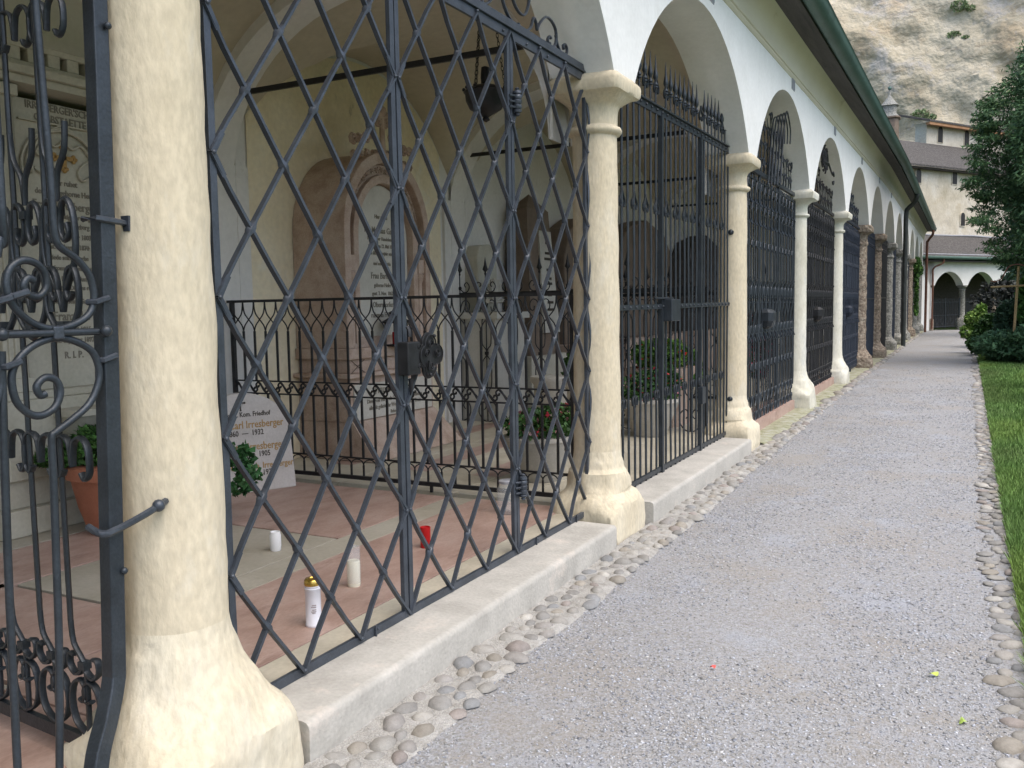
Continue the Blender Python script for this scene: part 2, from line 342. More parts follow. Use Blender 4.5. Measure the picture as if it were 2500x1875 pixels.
# cobble edging: mortar bed with river stones, both sides of the path
def cobble(mb, x, y, z, a, l, w_, h, col):
    n, m = 10, 4; vs = []
    e = [random.uniform(.86, 1.14) for _ in range(n)]
    for i in range(m+1):
        t = i/m*PI/2
        for j in range(n):
            b = 2*PI*j/n; r = math.cos(t)*e[j] if i < m else 0.02
            px, py = l*r*math.cos(b), w_*r*math.sin(b)
            vs.append((x+px*math.cos(a)-py*math.sin(a), y+px*math.sin(a)+py*math.cos(a), z+h*math.sin(t)))
    vs = [(v[0], v[1], v[2]) for v in vs]; fs = []
    for i in range(m):
        for j in range(n): fs.append((i*n+j, i*n+(j+1) % n, (i+1)*n+(j+1) % n, (i+1)*n+j))
    mb.cur = col; mb.add(vs, fs)
CC = [tuple(.86*(v*.7+.3*sum(c)/3) for v in c) for c in [(.44, .43, .40), (.40, .395, .38), (.50, .49, .455), (.37, .39, .41), (.47, .43, .36), (.43, .41, .39), (.62, .60, .55), (.34, .335, .32), (.46, .40, .37), (.52, .50, .46)]]
def edging(name, xf, y0, y1, label, bedmat, seed, big=1.0):
    random.seed(seed)
    bed = MB(); ny = int((y1-y0)*9)
    for j in range(ny+1):
        y = y0+(y1-y0)*j/ny; a, b = xf(y)
        for i in range(9):
            x = a+(b-a)*i/8
            bed.v.append((x, y, (.012 if big > 0 else -.035)+.012*noise.noise((x*8, y*8, 2))-(.022 if i == 8 else 0)))
    for j in range(ny):
        for i in range(8):
            q = j*9+i; bed.f.append((q, q+1, q+10, q+9))
    root = tag(obj(name, bed, bedmat, smooth=60), label, 'cobble edging', kind='structure')
    mb = MB(); pts = []; grid = {}
    y = y0
    while y < y1:
        a, b = xf(y); near = y < 14
        s0 = (.046 if near else .075)
        for _ in range(6 if near else 3):
            s = s0*random.uniform(.7, 1.3); x = random.uniform(a+.05, b-.02)if True else 0; yy = y+random.uniform(0, .1)
            key = (int(x/.14), int(yy/.14)); ok = True
            for dx in (-1, 0, 1):
                for dy in (-1, 0, 1):
                    for (qx, qy, qs) in grid.get((key[0]+dx, key[1]+dy), []):
                        if math.hypot(qx-x, qy-yy) < (qs+s)*.88: ok = False
            if not ok: continue
            grid.setdefault(key, []).append((x, yy, s))
            c = random.choice(CC); g = random.uniform(.85, 1.12)
            cobble(mb, x, yy, .004, random.gauss(1.15, .6), s*1.08, s*.80, s*random.uniform(.45, .72)*(1 if big > 0 else .55), tuple(min(.7, q*g*.82) for q in c))
        y += .045 if near else .09
    o = obj('cobbles', mb, 'cobble_v', root, smooth=70, recalc=False)
    return root
def lx(y):
    return (-1.96, -1.68+.05*noise.noise((y*1.3, 0, 0))-.012*max(0, min(12, y-6))+.0)
def rx_(y): return (.09+.03*noise.noise((y, 3, 0))+.004*max(0, y-6), .33+.05*noise.noise((y*.8, 7, 0))+.004*max(0, y-6))
edging('cobble_edging', lx, .4, 46, 'strip of river cobbles set in mortar along the arcade kerb', 'mortar', 3)
edging('cobble_edging', rx_, 1.5, 32, 'strip of river cobbles set in mortar between gravel and lawn', 'gravel_bed', 5, big=-1)
# mossy threshold strips in front of bays three and on
mb = sheet(-2.5, -1.86, 9.75, 50.5, 6, 120, lambda x, y: .035+.006*noise.noise((x*4, y*4, 0)) if x < -1.9 else .0)
tag(obj('mossy_verge', mb, 'moss', smooth=60), 'mossy mortar strip at the foot of the farther gates', 'verge', kind='structure')
# two fallen green leaves and one red petal
def leafm(x, y, s, a, col, lab, nm):
    V = []; n = 10
    for i in range(n):
        t = 2*PI*i/n; r = s*(1+.25*math.sin(3*t)); V.append((x+r*math.cos(t)*math.cos(a)-.6*r*math.sin(t)*math.sin(a), y+r*math.cos(t)*math.sin(a)+.6*r*math.sin(t)*math.cos(a), .012+.006*math.sin(2*t)))
    m = MB(); m.cur = col; m.add(V+[(x, y, .02)], [(i, (i+1) % n, n) for i in range(n)])
    tag(obj(nm, m, 'leaf'), lab, 'leaf')
leafm(-.08, 3.93, .022, .4, (.5, .6, .12), 'yellow-green leaf fallen on the gravel, farther of the two', 'fallen_leaf')
leafm(.03, 3.52, .022, 1.4, (.4, .55, .12), 'green leaf fallen on the gravel near the cobbles, nearer of the two', 'fallen_leaf')
leafm(-.92, 3.62, .012, .3, (.7, .12, .1), 'small red petal lying on the grey gravel', 'petal')

# lawn
mb = sheet(.30, 30, -6, 60, 40, 80, lambda x, y: .02+.02*noise.noise((x, y, 0)))
tag(obj('lawn', mb, 'soil', smooth=60), 'green lawn right of the path', 'lawn', kind='structure')
def grass():
    N = 120000
    y = 3.2+rng.random(N)**1.3*27; x = .27+.05*rng.random(N)+.004*np.maximum(0, y-6)+(rng.random(N)**1.9)*(1.2+.16*y)
    h = (.035+.05*rng.random(N)); a = rng.random(N)*2*PI; wd = .0022+.0018*rng.random(N)+.0004*y
    lean = .025*rng.normal(0, 1, (N, 2))
    p0 = np.stack([x-wd*np.cos(a), y-wd*np.sin(a), np.full(N, .015)], 1); p1 = np.stack([x+wd*np.cos(a), y+wd*np.sin(a), np.full(N, .015)], 1)
    p2 = np.stack([x+lean[:, 0], y+lean[:, 1], .02+h], 1)
    V = np.stack([p0, p1, p2], 1).reshape(-1, 3); Fc = np.arange(3*N).reshape(-1, 3)
    g = .7+.7*rng.random(N); n_ = np.array([noise.noise((p*1.2, q*.7, 5)) for p, q in zip(x, y)])
    c = np.stack([g*(.13+.07*np.maximum(0, n_)), g*(.235+.05*n_), g*.06], 1)
    return npmesh('grass', V, Fc, 'leaf', np.repeat(c, 3, 0))
tag(grass(), 'short green grass of the lawn', 'grass', kind='stuff')

# ------------------------------------------------------------------ the arcade building
arc = thing('arcade_building', (-2.2, 20, 0), 'long white arcade on round stone columns with a green gutter and shingle roof', 'arcade')
SP = 3.035                                    # springing height of the front arches
def arch_z(Y, k):
    a, b = CY[k]+.20, CY[k+1]-.20; c = (a+b)/2; hw = (b-a)/2; rise = .98
    R = (hw*hw+rise*rise)/(2*rise); d = min(hw, abs(Y-c))
    return SP+rise-R+math.sqrt(max(0, R*R-d*d))
TOPZ = 4.30
wall = MB(); NS = 28
for k in range(len(CY)-1):
    a, b = CY[k]+.20, CY[k+1]-.20
    ys = [a+(b-a)*(1-math.cos(PI*i/NS))/2 for i in range(NS+1)]
    for X in (WF, WB):
        prev = None
        for y in ys:
            zt = zs(TOPZ, y)+(.0 if X == WF else .35); zb = zs(arch_z(y, k), y)
            wall.v += [(X, y, zb), (X, y, (zb+zt)/2), (X, y, zt)]; n = len(wall.v)
            if prev is not None: wall.f += [(prev-3, n-3, n-2, prev-2), (prev-2, n-2, n-1, prev-1)]
            prev = n
    prev = None
    for y in ys:                               # intrados
        zb = zs(arch_z(y, k), y)
        for q in range(4): wall.v.append((WF+(WB-WF)*q/3, y, zb))
        n = len(wall.v)
        if prev is not None:
            for q in range(3): wall.f.append((prev-4+q, n-4+q, n-3+q, prev-3+q))
        prev = n
for k, Y in enumerate(CY):                     # wall over each column
    a, b = Y-.20, Y+.20; z0, z1 = zs(SP, Y), zs(TOPZ, Y)
    for X, zt in ((WF, 0), (WB, .35)):
        wall.add([(X, a, z0), (X, b, z0), (X, b, z1+zt), (X, a, z1+zt)], [(0, 1, 2, 3)])
    wall.add([(WF, a, z0), (WF, b, z0), (WB, b, z0), (WB, a, z0)], [(0, 1, 2, 3)])
obj('wall', wall, 'white', arc, smooth=35)
def profile_run(prof, y0, y1, n=46):
    mb = MB(); m = len(prof)
    for j in range(n+1):
        y = y0+(y1-y0)*j/n
        for (x, z) in prof: mb.v.append((x, y, zs(z, y)))
    for j in range(n):
        for i in range(m-1): mb.f.append((j*m+i, j*m+i+1, (j+1)*m+i+1, (j+1)*m+i))
    return mb
YE = 50.6
obj('cornice', profile_run([(-2.012, 4.22), (-2.0, 4.225), (-1.985, 4.245), (-1.985, 4.262), (-1.97, 4.268), (-1.965, 4.34), (-1.95, 4.42), (-1.92, 4.50), (-1.875, 4.565), (-1.84, 4.59), (-1.835, 4.60), (-2.012, 4.70)], -7, YE), 'cove', arc, smooth=30)
obj('eaves', profile_run([(-1.90, 4.594), (-1.66, 4.585), (-1.66, 4.57), (-1.60, 4.568), (-1.60, 4.66), (-1.9, 4.80)], -7, YE), 'eave_shade', arc, smooth=20)
gut = [(-1.525+.105*math.cos(t), 4.675+.105*math.sin(t)) for t in [PI*(1.0+i/10) for i in range(11)]]
gut = [(-1.64, 4.74)]+gut+[(-1.412, 4.70), (-1.405, 4.705), (-1.412, 4.712), (-1.425, 4.70)]+[(-1.525+.095*math.cos(t), 4.68+.095*math.sin(t)) for t in [PI*(2-i/8) for i in range(9)]]
rf = obj('roof', profile_run([(-1.62, 4.70), (-1.56, 4.73), (-4.1, 6.55), (-6.6, 4.75), (-6.7, 4.68), (-4.1, 6.40), (-1.62, 4.62)], -7, YE), 'shingle', arc, smooth=10)
g_ = obj('gutter', profile_run(gut, -7, YE), 'copper', rf, smooth=50)
for i in range(22):                            # seams of the gutter lengths
    y = 2.0+i*1.9; r = .1085; mb = MB()
    pts = [(-1.525+r*math.cos(t), y, zs(4.675+r*math.sin(t), y)) for t in [PI*(1.0+q/10) for q in range(11)]]
    for s_ in range(10):
        p, q = pts[s_], pts[s_+1]; mb.add([p, q, (q[0], q[1]+.018, q[2]), (p[0], p[1]+.018, p[2])], [(0, 1, 2, 3)])
    obj('gutter_seam', mb, 'copper', rf)
# ends and back of the building
mb = MB(); mb.box(-6.2, -5.62, -7, YE+.3, -.1, 5.0); obj('back_wall', mb, 'grey_pl', arc)
mb = MB(); mb.box(-5.62, -2.0, -7.2, -7.0, 0, 6); obj('end_wall', mb, 'white', arc)
# floor: thresholds and paving, one strip per bay
def slab(mb, x0, x1, y0, y1, z, t=.10): mb.box(x0, x1, y0, y1, z-t, z)
fl = MB(); slab(fl, -5.62, -2.24, -7, YE, .10, .2); obj('floor', fl, 'grey_floor', arc)
mb = MB(); slab(mb, -2.415, -2.235, -5.6, 9.2, .168, .1); obj('threshold', mb, 'cream_floor', arc, bevel=.004)
pk = MB()
for (x0, x1, y0, y1) in [(-3.14, -2.418, -1.6, 1.93), (-3.14, -2.418, 1.94, 5.50), (-4.98, -4.33, 2.2, 4.19), (-5.6, -3.36, 4.20, 5.48), (-4.4, -3.15, 2.0, 2.75)]:
    slab(pk, x0, x1-.002, y0, y1, .170, .06)
obj('pink_paving', pk, 'pink_floor', arc, bevel=.003)
gk = MB()
for (x0, x1, y0, y1) in [(-3.36, -3.142, 2.78, 5.49), (-4.32, -3.364, 2.78, 4.19), (-5.6, -4.34, -1.6, 2.18), (-5.6, -5.0, 2.2, 4.19), (-4.33, -3.15, -1.6, 1.98)]:
    slab(gk, x0, x1-.004, y0, y1-.004, .168, .06)
obj('grey_paving', gk, 'grey_floor', arc, bevel=.003)
ck = MB()
for i, x in enumerate((-5.6, -5.05, -4.5, -3.95, -3.4, -2.85)):
    slab(ck, x+.004, x+.545 if i < 5 else -2.42, 5.62, 9.4, .165, .06)
obj('bay_paving', ck, 'cream_floor', arc, bevel=.004)
for x in (-5.0, -4.2, -3.5):
    mb = MB(); mb.box(x-.13, x+.13, 6.3, 9.3, .12, .1665); obj('pink_stripe', mb, 'pink_floor', arc)
# kerb stones
for k, (a, b, z, xf) in enumerate([(2.245, 5.23, .160, -1.947), (5.93, 9.16, .165, -1.93), (-1.4, 1.62, .16, -1.947)]):
    kb = MB(); n = 40; vs = []
    prof = [(-2.234, -.05), (-2.234, z+.002), (xf-.028, z), (xf-.010, z-.004), (xf-.001, z-.014), (xf+.002, z-.03), (xf, -.05)]
    m_ = len(prof)
    for j in range(n+1):
        y = a+(b-a)*j/n; e = .004*noise.noise((y*5, k*9, 0)); r = .007*(j in (0, n))
        for (x, zz) in prof: kb.v.append((x+(e-r if x > -2.1 else 0), y, zz+(.6*e-r if zz > .1 else 0)))
    for j in range(n):
        for i in range(m_-1): kb.f.append((j*m_+i, j*m_+i+1, (j+1)*m_+i+1, (j+1)*m_+i))
    kb.f.append(tuple(range(m_))); kb.f.append(tuple(n*m_+i for i in range(m_)))
    obj('kerb_stone', kb, 'kerb', arc, smooth=50)
for a, b in ((9.75, 13.1), (13.75, 17.4)):
    mb = MB(); mb.box(-2.5, -2.16, a, b, 0, .16); obj('pink_threshold', mb, 'pink_floor', arc)

# vaults: a groin vault over every bay, arches between the bays
vt = MB(); XC, XA = -4.02, 1.62
for k in range(len(CY)-1):
    a, b = CY[k]+.17, CY[k+1]-.17; n = 22; o = len(vt.v)
    for j in range(n+1):
        y = a+(b-a)*j/n
        for i in range(n+1):
            x = WB+.01+(-5.63-WB)*i/n
            L = 2.72+1.36*math.sqrt(max(0, 1-((x-XC)/XA)**2)); T = arch_z(min(max(y, a+.03), b-.03), k)+.06
            q = max(L, T)
            vt.v.append((x, y, zs(q, y)))
    for j in range(n):
        for i in range(n): p = o+j*(n+1)+i; vt.f.append((p, p+1, p+n+2, p+n+1))
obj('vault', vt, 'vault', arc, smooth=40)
for k, Y in enumerate(CY):
    n = 30; ta = MB()
    for side in (-.17, .17):
        o = len(ta.v)
        for i in range(n+1):
            t = PI*i/n; x = XC-.02+1.56*math.cos(t); zi = 2.66+1.32*math.sin(t)
            ta.v += [(x, Y+side, zs(zi, Y)), (x*1.0, Y+side, zs(4.6, Y))]
            if i: p = o+2*i; ta.f.append((p-2, p, p+1, p-1))
        ta.add([(-5.63, Y+side, 0.1), (-5.58, Y+side, .1), (-5.58, Y+side, zs(4.6, Y)), (-5.63, Y+side, zs(4.6, Y))], [(0, 1, 2, 3)])
        ta.add([(WB, Y+side, zs(2.66, Y)), (-2.47, Y+side, zs(2.66, Y)), (-2.47, Y+side, zs(4.6, Y)), (WB, Y+side, zs(4.6, Y))], [(0, 1, 2, 3)])
    o = len(ta.v)
    for i in range(n+1):
        t = PI*i/n; x = XC-.02+1.56*math.cos(t); zi = 2.66+1.32*math.sin(t)
        ta.v += [(x, Y-.17, zs(zi, Y)), (x, Y+.17, zs(zi, Y))]
        if i: p = o+2*i; ta.f.append((p-2, p, p+1, p-1))
    ta.box(-5.63, -5.585, Y-.32, Y+.32, .1, zs(2.8, Y))
    obj('cross_arch', ta, 'grey_pl', arc, smooth=40)
mb = MB(); mb.v = []; n = 24                    # yellow plastered niche wall of the second bay
a, b = 5.92, 9.1
for i in range(n+1):
    y = a+(b-a)*i/n; mb.v += [(-5.607, y, .1), (-5.607, y, zs(arch_z(y, 3)+.02, y))]
    if i: mb.f.append((2*i-2, 2*i, 2*i+1, 2*i-1))
obj('niche_wall', mb, 'yellow_pl', arc)
# tie rods
for Y, X0 in ((1.95, -5.6), (5.58, -5.3), (9.48, -5.5), (13.45, -5.6), (17.7, -5.6)):
    mb = MB(); z = zs(3.335, Y); mb.box(X0, -2.40, Y-.012, Y+.012, z-.02, z+.022); obj('tie_rod', mb, 'black_iron', arc)
for k, Y in enumerate(CY[2:7]):
    mb = MB(); z = zs(2.40, Y+1.8)
# vents over the arches
for Y in (7.75, 11.8, 15.8, 20.1, 24.3, 28.3):
    z = zs(4.10, Y)
    mb = MB(); mb.box(WF-.01, WF+.006, Y-.10, Y+.10, z-.0, z+.15)
    for q in range(5): mb.box(WF, WF+.012, Y-.09+q*.04, Y-.07+q*.04, z+.01, z+.14)
    obj('vent_grille', mb, 'vent', arc)

# columns
def col_profile(Y, kind):
    s = 1+dz(Y)/3.
    if Y < 3 and kind == 0:
        q = col_profile(5.58, 0); i = next(i for i, e in enumerate(q) if e[1] > .48)
        return [(.285, -.05, 22), (.29, .06, 22), (.29, .14, 22), (.286, .19, 20), (.276, .225, 14), (.262, .255, 9), (.245, .285, 6), (.229, .315, 4.2), (.215, .345, 3.2), (.205, .375, 2.6), (.197, .405, 2.2), (.190, .435), (.184, .462)]+q[i:]
    if kind == 0:
        p = [(.258, -.05, 22), (.262, .06, 22), (.264, .15, 22), (.262, .205, 20), (.255, .235, 16), (.243, .262, 10), (.226, .285, 6), (.208, .305, 3.4), (.206, .318, 2.8), (.214, .332, 2.4), (.220, .36), (.221, .385), (.213, .412), (.198, .435), (.185, .452), (.181, .462),
             (.179, .47), (.178, .49), (.172, .51), (.165, .53), (.160, .58), (.158, 1.0), (.155, 1.6), (.152, 2.2), (.147, 2.66), (.148, 2.667), (.166, 2.676), (.180, 2.69), (.182, 2.703), (.174, 2.718), (.156, 2.726), (.150, 2.732), (.149, 2.80), (.153, 2.835),
             (.166, 2.86), (.18, 2.868), (.19, 2.88, 2.3), (.21, 2.90, 3.2), (.224, 2.917, 6), (.242, 2.924, 12), (.249, 2.94, 14), (.251, 2.985, 14), (.246, 3.005, 14), (.230, 3.022, 12), (.218, 3.034, 12)]
    elif kind == 1:
        p = [(.27, -.05, 12), (.28, .08, 12), (.285, .20, 10), (.275, .29, 7), (.255, .35, 4.6), (.225, .40, 3), (.195, .45, 2.2), (.178, .50), (.166, .56), (.158, .66), (.155, 1.2), (.150, 2.0), (.145, 2.66), (.146, 2.668), (.172, 2.68), (.182, 2.695), (.174, 2.715), (.15, 2.725), (.148, 2.80),
             (.162, 2.84), (.178, 2.852), (.19, 2.862, 2.4), (.215, 2.89, 3.4), (.25, 2.90, 8), (.272, 2.91, 14), (.28, 2.95, 14), (.282, 2.99, 14), (.27, 3.006, 14), (.23, 3.034, 12)]
    else:
        p = [(.30, -.05, 10), (.31, .10, 10), (.30, .30, 9), (.285, .335, 6), (.25, .35, 3), (.235, .375), (.22, .40), (.195, .42), (.178, .44), (.17, .50), (.168, 1.2), (.163, 2.0), (.158, 2.60), (.178, 2.625), (.19, 2.65), (.178, 2.675), (.16, 2.69), (.158, 2.78),
             (.18, 2.82), (.20, 2.84), (.23, 2.87, 4), (.265, 2.885, 12), (.275, 2.90, 14), (.275, 3.0, 14), (.262, 3.02, 14), (.23, 3.034, 12)]
    return [(q[0], q[1]*s if q[1] > .6 else q[1], *(q[2:])) for q in p]
def column(Y, kind, m, amp=.006):
    pr = col_profile(Y, kind); n = 56 if Y < 12 else 36
    i1 = next(i for i, q in enumerate(pr) if q[1] > .55); i2 = next(i for i, q in enumerate(pr) if q[1] > 2.55)
    # refine shaft
    def ref(seg, d):
        out = [seg[0]]
        for a, b in zip(seg, seg[1:]):
            k = max(1, int(abs(b[1]-a[1])/d))
            for t in range(1, k+1):
                f = t/k; out.append(tuple([a[0]+(b[0]-a[0])*f, a[1]+(b[1]-a[1])*f]+([(a[2] if len(a) > 2 else 2)+((b[2] if len(b) > 2 else 2)-(a[2] if len(a) > 2 else 2))*f])))
        return out
    def mk(seg, d, am):
        mb = MB(); mb.lathe((GX, Y, 0), ref(seg, d), n)
        mb.v = [(v[0]+am*noise.noise((v[0]*7, v[1]*7, v[2]*7))+am*.5*noise.noise((v[0]*23, v[1]*23, v[2]*23)), v[1]+am*noise.noise((v[0]*7+9, v[1]*7, v[2]*7))+am*.5*noise.noise((v[0]*23+5, v[1]*23, v[2]*23)), v[2]+am*.4*noise.noise((v[0]*6, v[1]*6+4, v[2]*6))) for v in mb.v]
        return mb
    def chisel(mb, Y):       # broad broken facets on the old plinth
        out = []
        for v in mb.v:
            f = min(1, max(0, (.47-v[2])/.12)); P = Vector((v[0]*4.2+Y, v[1]*4.2, v[2]*5.5))
            d, _ = noise.voronoi(P); c = noise.cell_vector(P*1.0)
            k = -.012*f*noise.ridged_multi_fractal(P*.75, 1.1, 2.3, 4, .9, 1.7)+.014*f*noise.noise(P*.7)+.010*f*abs(noise.noise(P*2.2))
            r = Vector((v[0]-GX, v[1]-Y, 0)); L = r.length or 1; r /= L
            out.append((v[0]+r.x*(k+.012*f), v[1]+r.y*(k+.012*f), v[2]+.5*k*(v[2] > .1)))
        rs = random.Random(int(Y*100)); P_ = [Vector(v) for v in out]
        for q in range(22):          # flat chips knocked off the block
            az = rs.uniform(0, 2*PI); el = rs.choice((rs.uniform(-.15, .2), rs.uniform(.45, .95)))
            n_ = Vector((math.cos(az)*math.cos(el), math.sin(az)*math.cos(el), math.sin(el)))
            low = [p for p in P_ if p.z < .30]
            d = max(p.dot(n_) for p in low)-rs.uniform(.006, .030)
            P_ = [p-n_*((p.dot(n_)-d)*min(1, max(0, (.43-p.z)/.12))) if p.dot(n_) > d else p for p in P_]
        mb.v = [tuple(p) for p in P_]; return mb
    sh = obj('column', mk(pr[i1:i2+1], .08 if kind < 2 else .05, amp*.8 if kind < 2 else .016), m, arc, smooth=80)
    obj('column_base', chisel(mk(pr[:i1+1], .018, amp*.8 if kind < 2 else .016), Y), 'cream_base' if m == 'cream' else m, sh, smooth=24)
    obj('capital', mk(pr[i2:], .03, amp*.8 if kind < 2 else .016), m, sh, smooth=42)
for k, Y in enumerate(CY):
    kind = 0 if Y < 10 else (1 if Y < 20 else 2)
    column(Y, kind, 'cream' if Y < 12 else ('pale' if Y < 20 else ('rough' if k in (7, 8, 12) else 'roughgrey')), .009 if Y < 7 else .007)
# rear half columns standing against the chapel piers just inside (seen through the grilles)
# down pipes
def pipe(pts, r, m):
    mb = MB(); mb.sweep(smooth_pts(pts, 5), r, r, n=10, ax=(1, .3, 0)); return obj('downpipe', mb, m, arc, smooth=60)
pipe([(-1.53, 32.6, zs(4.6, 33)), (-1.53, 32.6, zs(4.5, 33)), (-1.62, 32.7, zs(4.33, 33)), (-1.80, 32.9, zs(4.2, 33)), (-1.86, 32.95, zs(4.05, 33)), (-1.87, 33, 3.6), (-1.87, 33, 2), (-1.87, 33, .02)], .075, 'pipe')
pipe([(-1.50, 48.2, zs(4.5, 33)), (-1.52, 48.2, zs(4.3, 33)), (-1.72, 48.4, zs(4.05, 33)), (-1.76, 48.4, zs(3.8, 33)), (-1.76, 48.4, 2), (-1.76, 48.4, .02)], .06, 'rust')

# ------------------------------------------------------------------ lattice gate of the first bay
AX = (1, 0, 0)
def g3(pts, x): return [(x, p[0], p[1]) for p in pts]
gate = thing('lattice_gate', (GX, 3.8, .18), 'blue-grey iron gate of crossing diamond bars with lock plate between the two nearest columns', 'gate')
Z0, CZ, CW = .18, .4735, .3585
def lattice(y0, par):
    mb = MB(); nu, nv = 3, 6
    def P(u, v): return (y0+u*CW, Z0+v*CZ)
    jit = lambda: random.uniform(-.0015, .0015)
    def clip(k, s):          # s=+1: u-v=k ; s=-1: u+v=k
        c = []
        for u in (0, nu):
            v = u-k if s > 0 else k-u
            if -1e-6 <= v <= nv+1e-6: c.append((u, v))
        for v in (0, nv):
            u = v+k if s > 0 else k-v
            if 1e-6 < u < nu-1e-6: c.append((u, v))
        return sorted(set(c))
    for s, rng_ in ((1, range(-nv+1, nu)), (-1, range(1, nu+nv))):
        for k in rng_:
            c = clip(k, s)
            if len(c) < 2: continue
            (u0, v0), (u1, v1) = c[0], c[-1]; n = int(round((u1-u0)*4))
            pts = []
            for i in range(n+1):
                f = i/n; p = P(u0+(u1-u0)*f, v0+(v1-v0)*f); pts.append((GX+.004+jit(), p[0]+jit(), p[1]+jit()))
            # flattened ends bend outwards over the frame
            a = pts[0]; b = pts[-1]
            pts[0] = (GX+.012, a[1], a[2]); pts[-1] = (GX+.012, b[1], b[2])
            mb.sweep(pts, .0055 if s > 0 else .0060, .0108, ax=AX, sq=True)
    for i in range(2*nv+1):
        for j in range(2*nu+1):
            if (i+j) % 2 or i in (0, 2*nv): continue
            u, v = j/2, i/2; y, z = P(u, v)
            if j in (0, 2*nu):   # riveted ends on the stile
                mb.ball((GX+.020, y+(.008 if j == 0 else -.008), z), .009, 5)
                for sg in (-1, 1):
                    dy = .055*(1 if j == 0 else -1); dzz = sg*.073
                    mb.sweep([(GX+.012, y+(.008 if j == 0 else -.008), z), (GX+.014, y+dy, z+dzz)], .013, .005, ax=AX, sq=True, taper=(1, .8))
                continue
            sg = 1 if (i//1) % 2 else -1
            if random.random() < .3: sg = -sg
            d = Vector((0, CW, sg*CZ)).normalized(); c = Vector((GX+.004, y, z))
            prof = [(-.034, .009), (-.020, .016), (-.009, .021), (0, .0225), (.009, .021), (.020, .016), (.034, .009)]
            pp = [c+d*t for t, r in prof]; vs0 = len(mb.v)
            ax = Vector(AX)
            bq = ax.cross(d).normalized()
            for q, (t, r) in enumerate(prof):
                for e in range(6):
                    an = 2*PI*e/6; mb.v.append(tuple(pp[q]+bq*(r*.80*math.cos(an))+ax*(max(.0125, r*.85)*math.sin(an))))
            for q in range(6):
                for e in range(6): mb.f.append((vs0+q*6+e, vs0+q*6+(e+1) % 6, vs0+(q+1)*6+(e+1) % 6, vs0+(q+1)*6+e))
    for j in range(1, nu):      # tips over the bottom and top bars
        for v in (0, nv):
            y, z = P(j, v); mb.ball((GX+.018, y, z+.006), .010, 5)
    return obj('lattice', mb, 'iron', par, smooth=50)
def vbar(mb, y, w, z0=Z0-.012, z1=3.0, d=.011, x=GX):
    n = 10; mb.sweep([(x+random.uniform(-.001, .001), y+random.uniform(-.001, .001), z0+(z1-z0)*i/n) for i in range(n+1)], w/2, d, ax=AX, sq=True)
def hbar(mb, z, h, y0, y1, d=.010, x=GX, slope=0, n=12):
    mb.sweep([(x+random.uniform(-.001, .001), y0+(y1-y0)*i/n, z+slope*i/n) for i in range(n+1)], h/2, d, ax=AX, sq=True)
pL = bpy.data.objects.new
def panel(y0, y1, name):
    mb = MB(); vbar(mb, y0+.014, .030); vbar(mb, y1-.014, .030)
    hbar(mb, Z0, .036, y0, y1); hbar(mb, 3.015, .050, y0, y1, d=.008)
    p = obj(name, mb, 'iron', gate, bevel=.0015)
    lattice(y0+.001, p); return p
fp = panel(2.163, 3.240, 'fixed_panel')
door = panel(3.252, 4.330, 'door_leaf')
panel(4.340, 5.412, 'fixed_panel')
mb = MB(); hbar(mb, 3.068, .042, 2.10, 5.43, d=.017); hbar(mb, 3.046, .010, 2.10, 5.43, d=.022)
for y in np.arange(2.3, 5.4, .28): mb.ball((GX+.012, y, 3.01), .008, 4)
obj('header_bar', mb, 'iron', gate, bevel=.002)
# lock: deep box plus cloverleaf plate
mb = MB(); x = GX+.012
mb.box(x, x+.058, 3.200, 3.30, 1.262, 1.408)
lk = obj('lock_box', mb, 'black_iron', door, bevel=.006)
outl = []
lobes = [((3.375, 1.395), .052), ((3.440, 1.345), .050), ((3.375, 1.285), .050), ((3.335, 1.340), .055)]
cy_, cz_ = 3.37, 1.34
for i in range(60):
    a = 2*PI*i/60; d = 0
    for t in np.arange(.02, .16, .002):
        py, pz = cy_+t*math.cos(a), cz_+t*math.sin(a)
        if any((py-c[0])**2+(pz-c[1])**2 < r*r for c, r in lobes): d = t
    outl.append((cy_+d*math.cos(a), cz_+d*math.sin(a)))
mb = MB(); mb.prism(outl, 'X', x+.040, x+.052)
pl_ = obj('lock_plate', mb, 'black_iron', door, bevel=.003)
mb = MB()
mb.sweep([(x+.062, p[0]*.9+cy_*.1, p[1]*.9+cz_*.1) for p in outl+outl[:1]], .0028, .004, ax=AX, n=5)
for c, sgn in (((3.372, 1.392), 1), ((3.430, 1.352), -1), ((3.378, 1.295), -1), ((3.345, 1.352), 1)):
    mb.sweep(g3(spiral(c, .022, .004, 0, sgn*3.6*PI, 20), x+.063), .0025, .004, ax=AX, n=5)
for c in ((3.245, 1.385), (3.245, 1.30)): mb.sweep(g3(spiral(c, .014, .003, 0, 3*PI, 14), x+.086), .0022, .003, ax=AX, n=5)
mb.box(x+.060, x+.068, 3.352, 3.360, 1.275, 1.32); mb.ball((x+.065, 3.365, 1.255), .008, 5); mb.ball((x+.065, 3.405, 1.43), .008, 5)
mb.sweep([(x+.03, 3.255, 1.43), (x+.03, 3.255, 1.455), (x+.02, 3.255, 1.475)], .009, .009, n=6)
mb.sweep([(x+.03, 3.255, 1.245), (x+.03, 3.26, 1.20), (x+.02, 3.265, 1.17)], .012, .012, n=6, taper=(1, .3))
obj('lock_ornament', mb, 'black_iron', door, smooth=60)
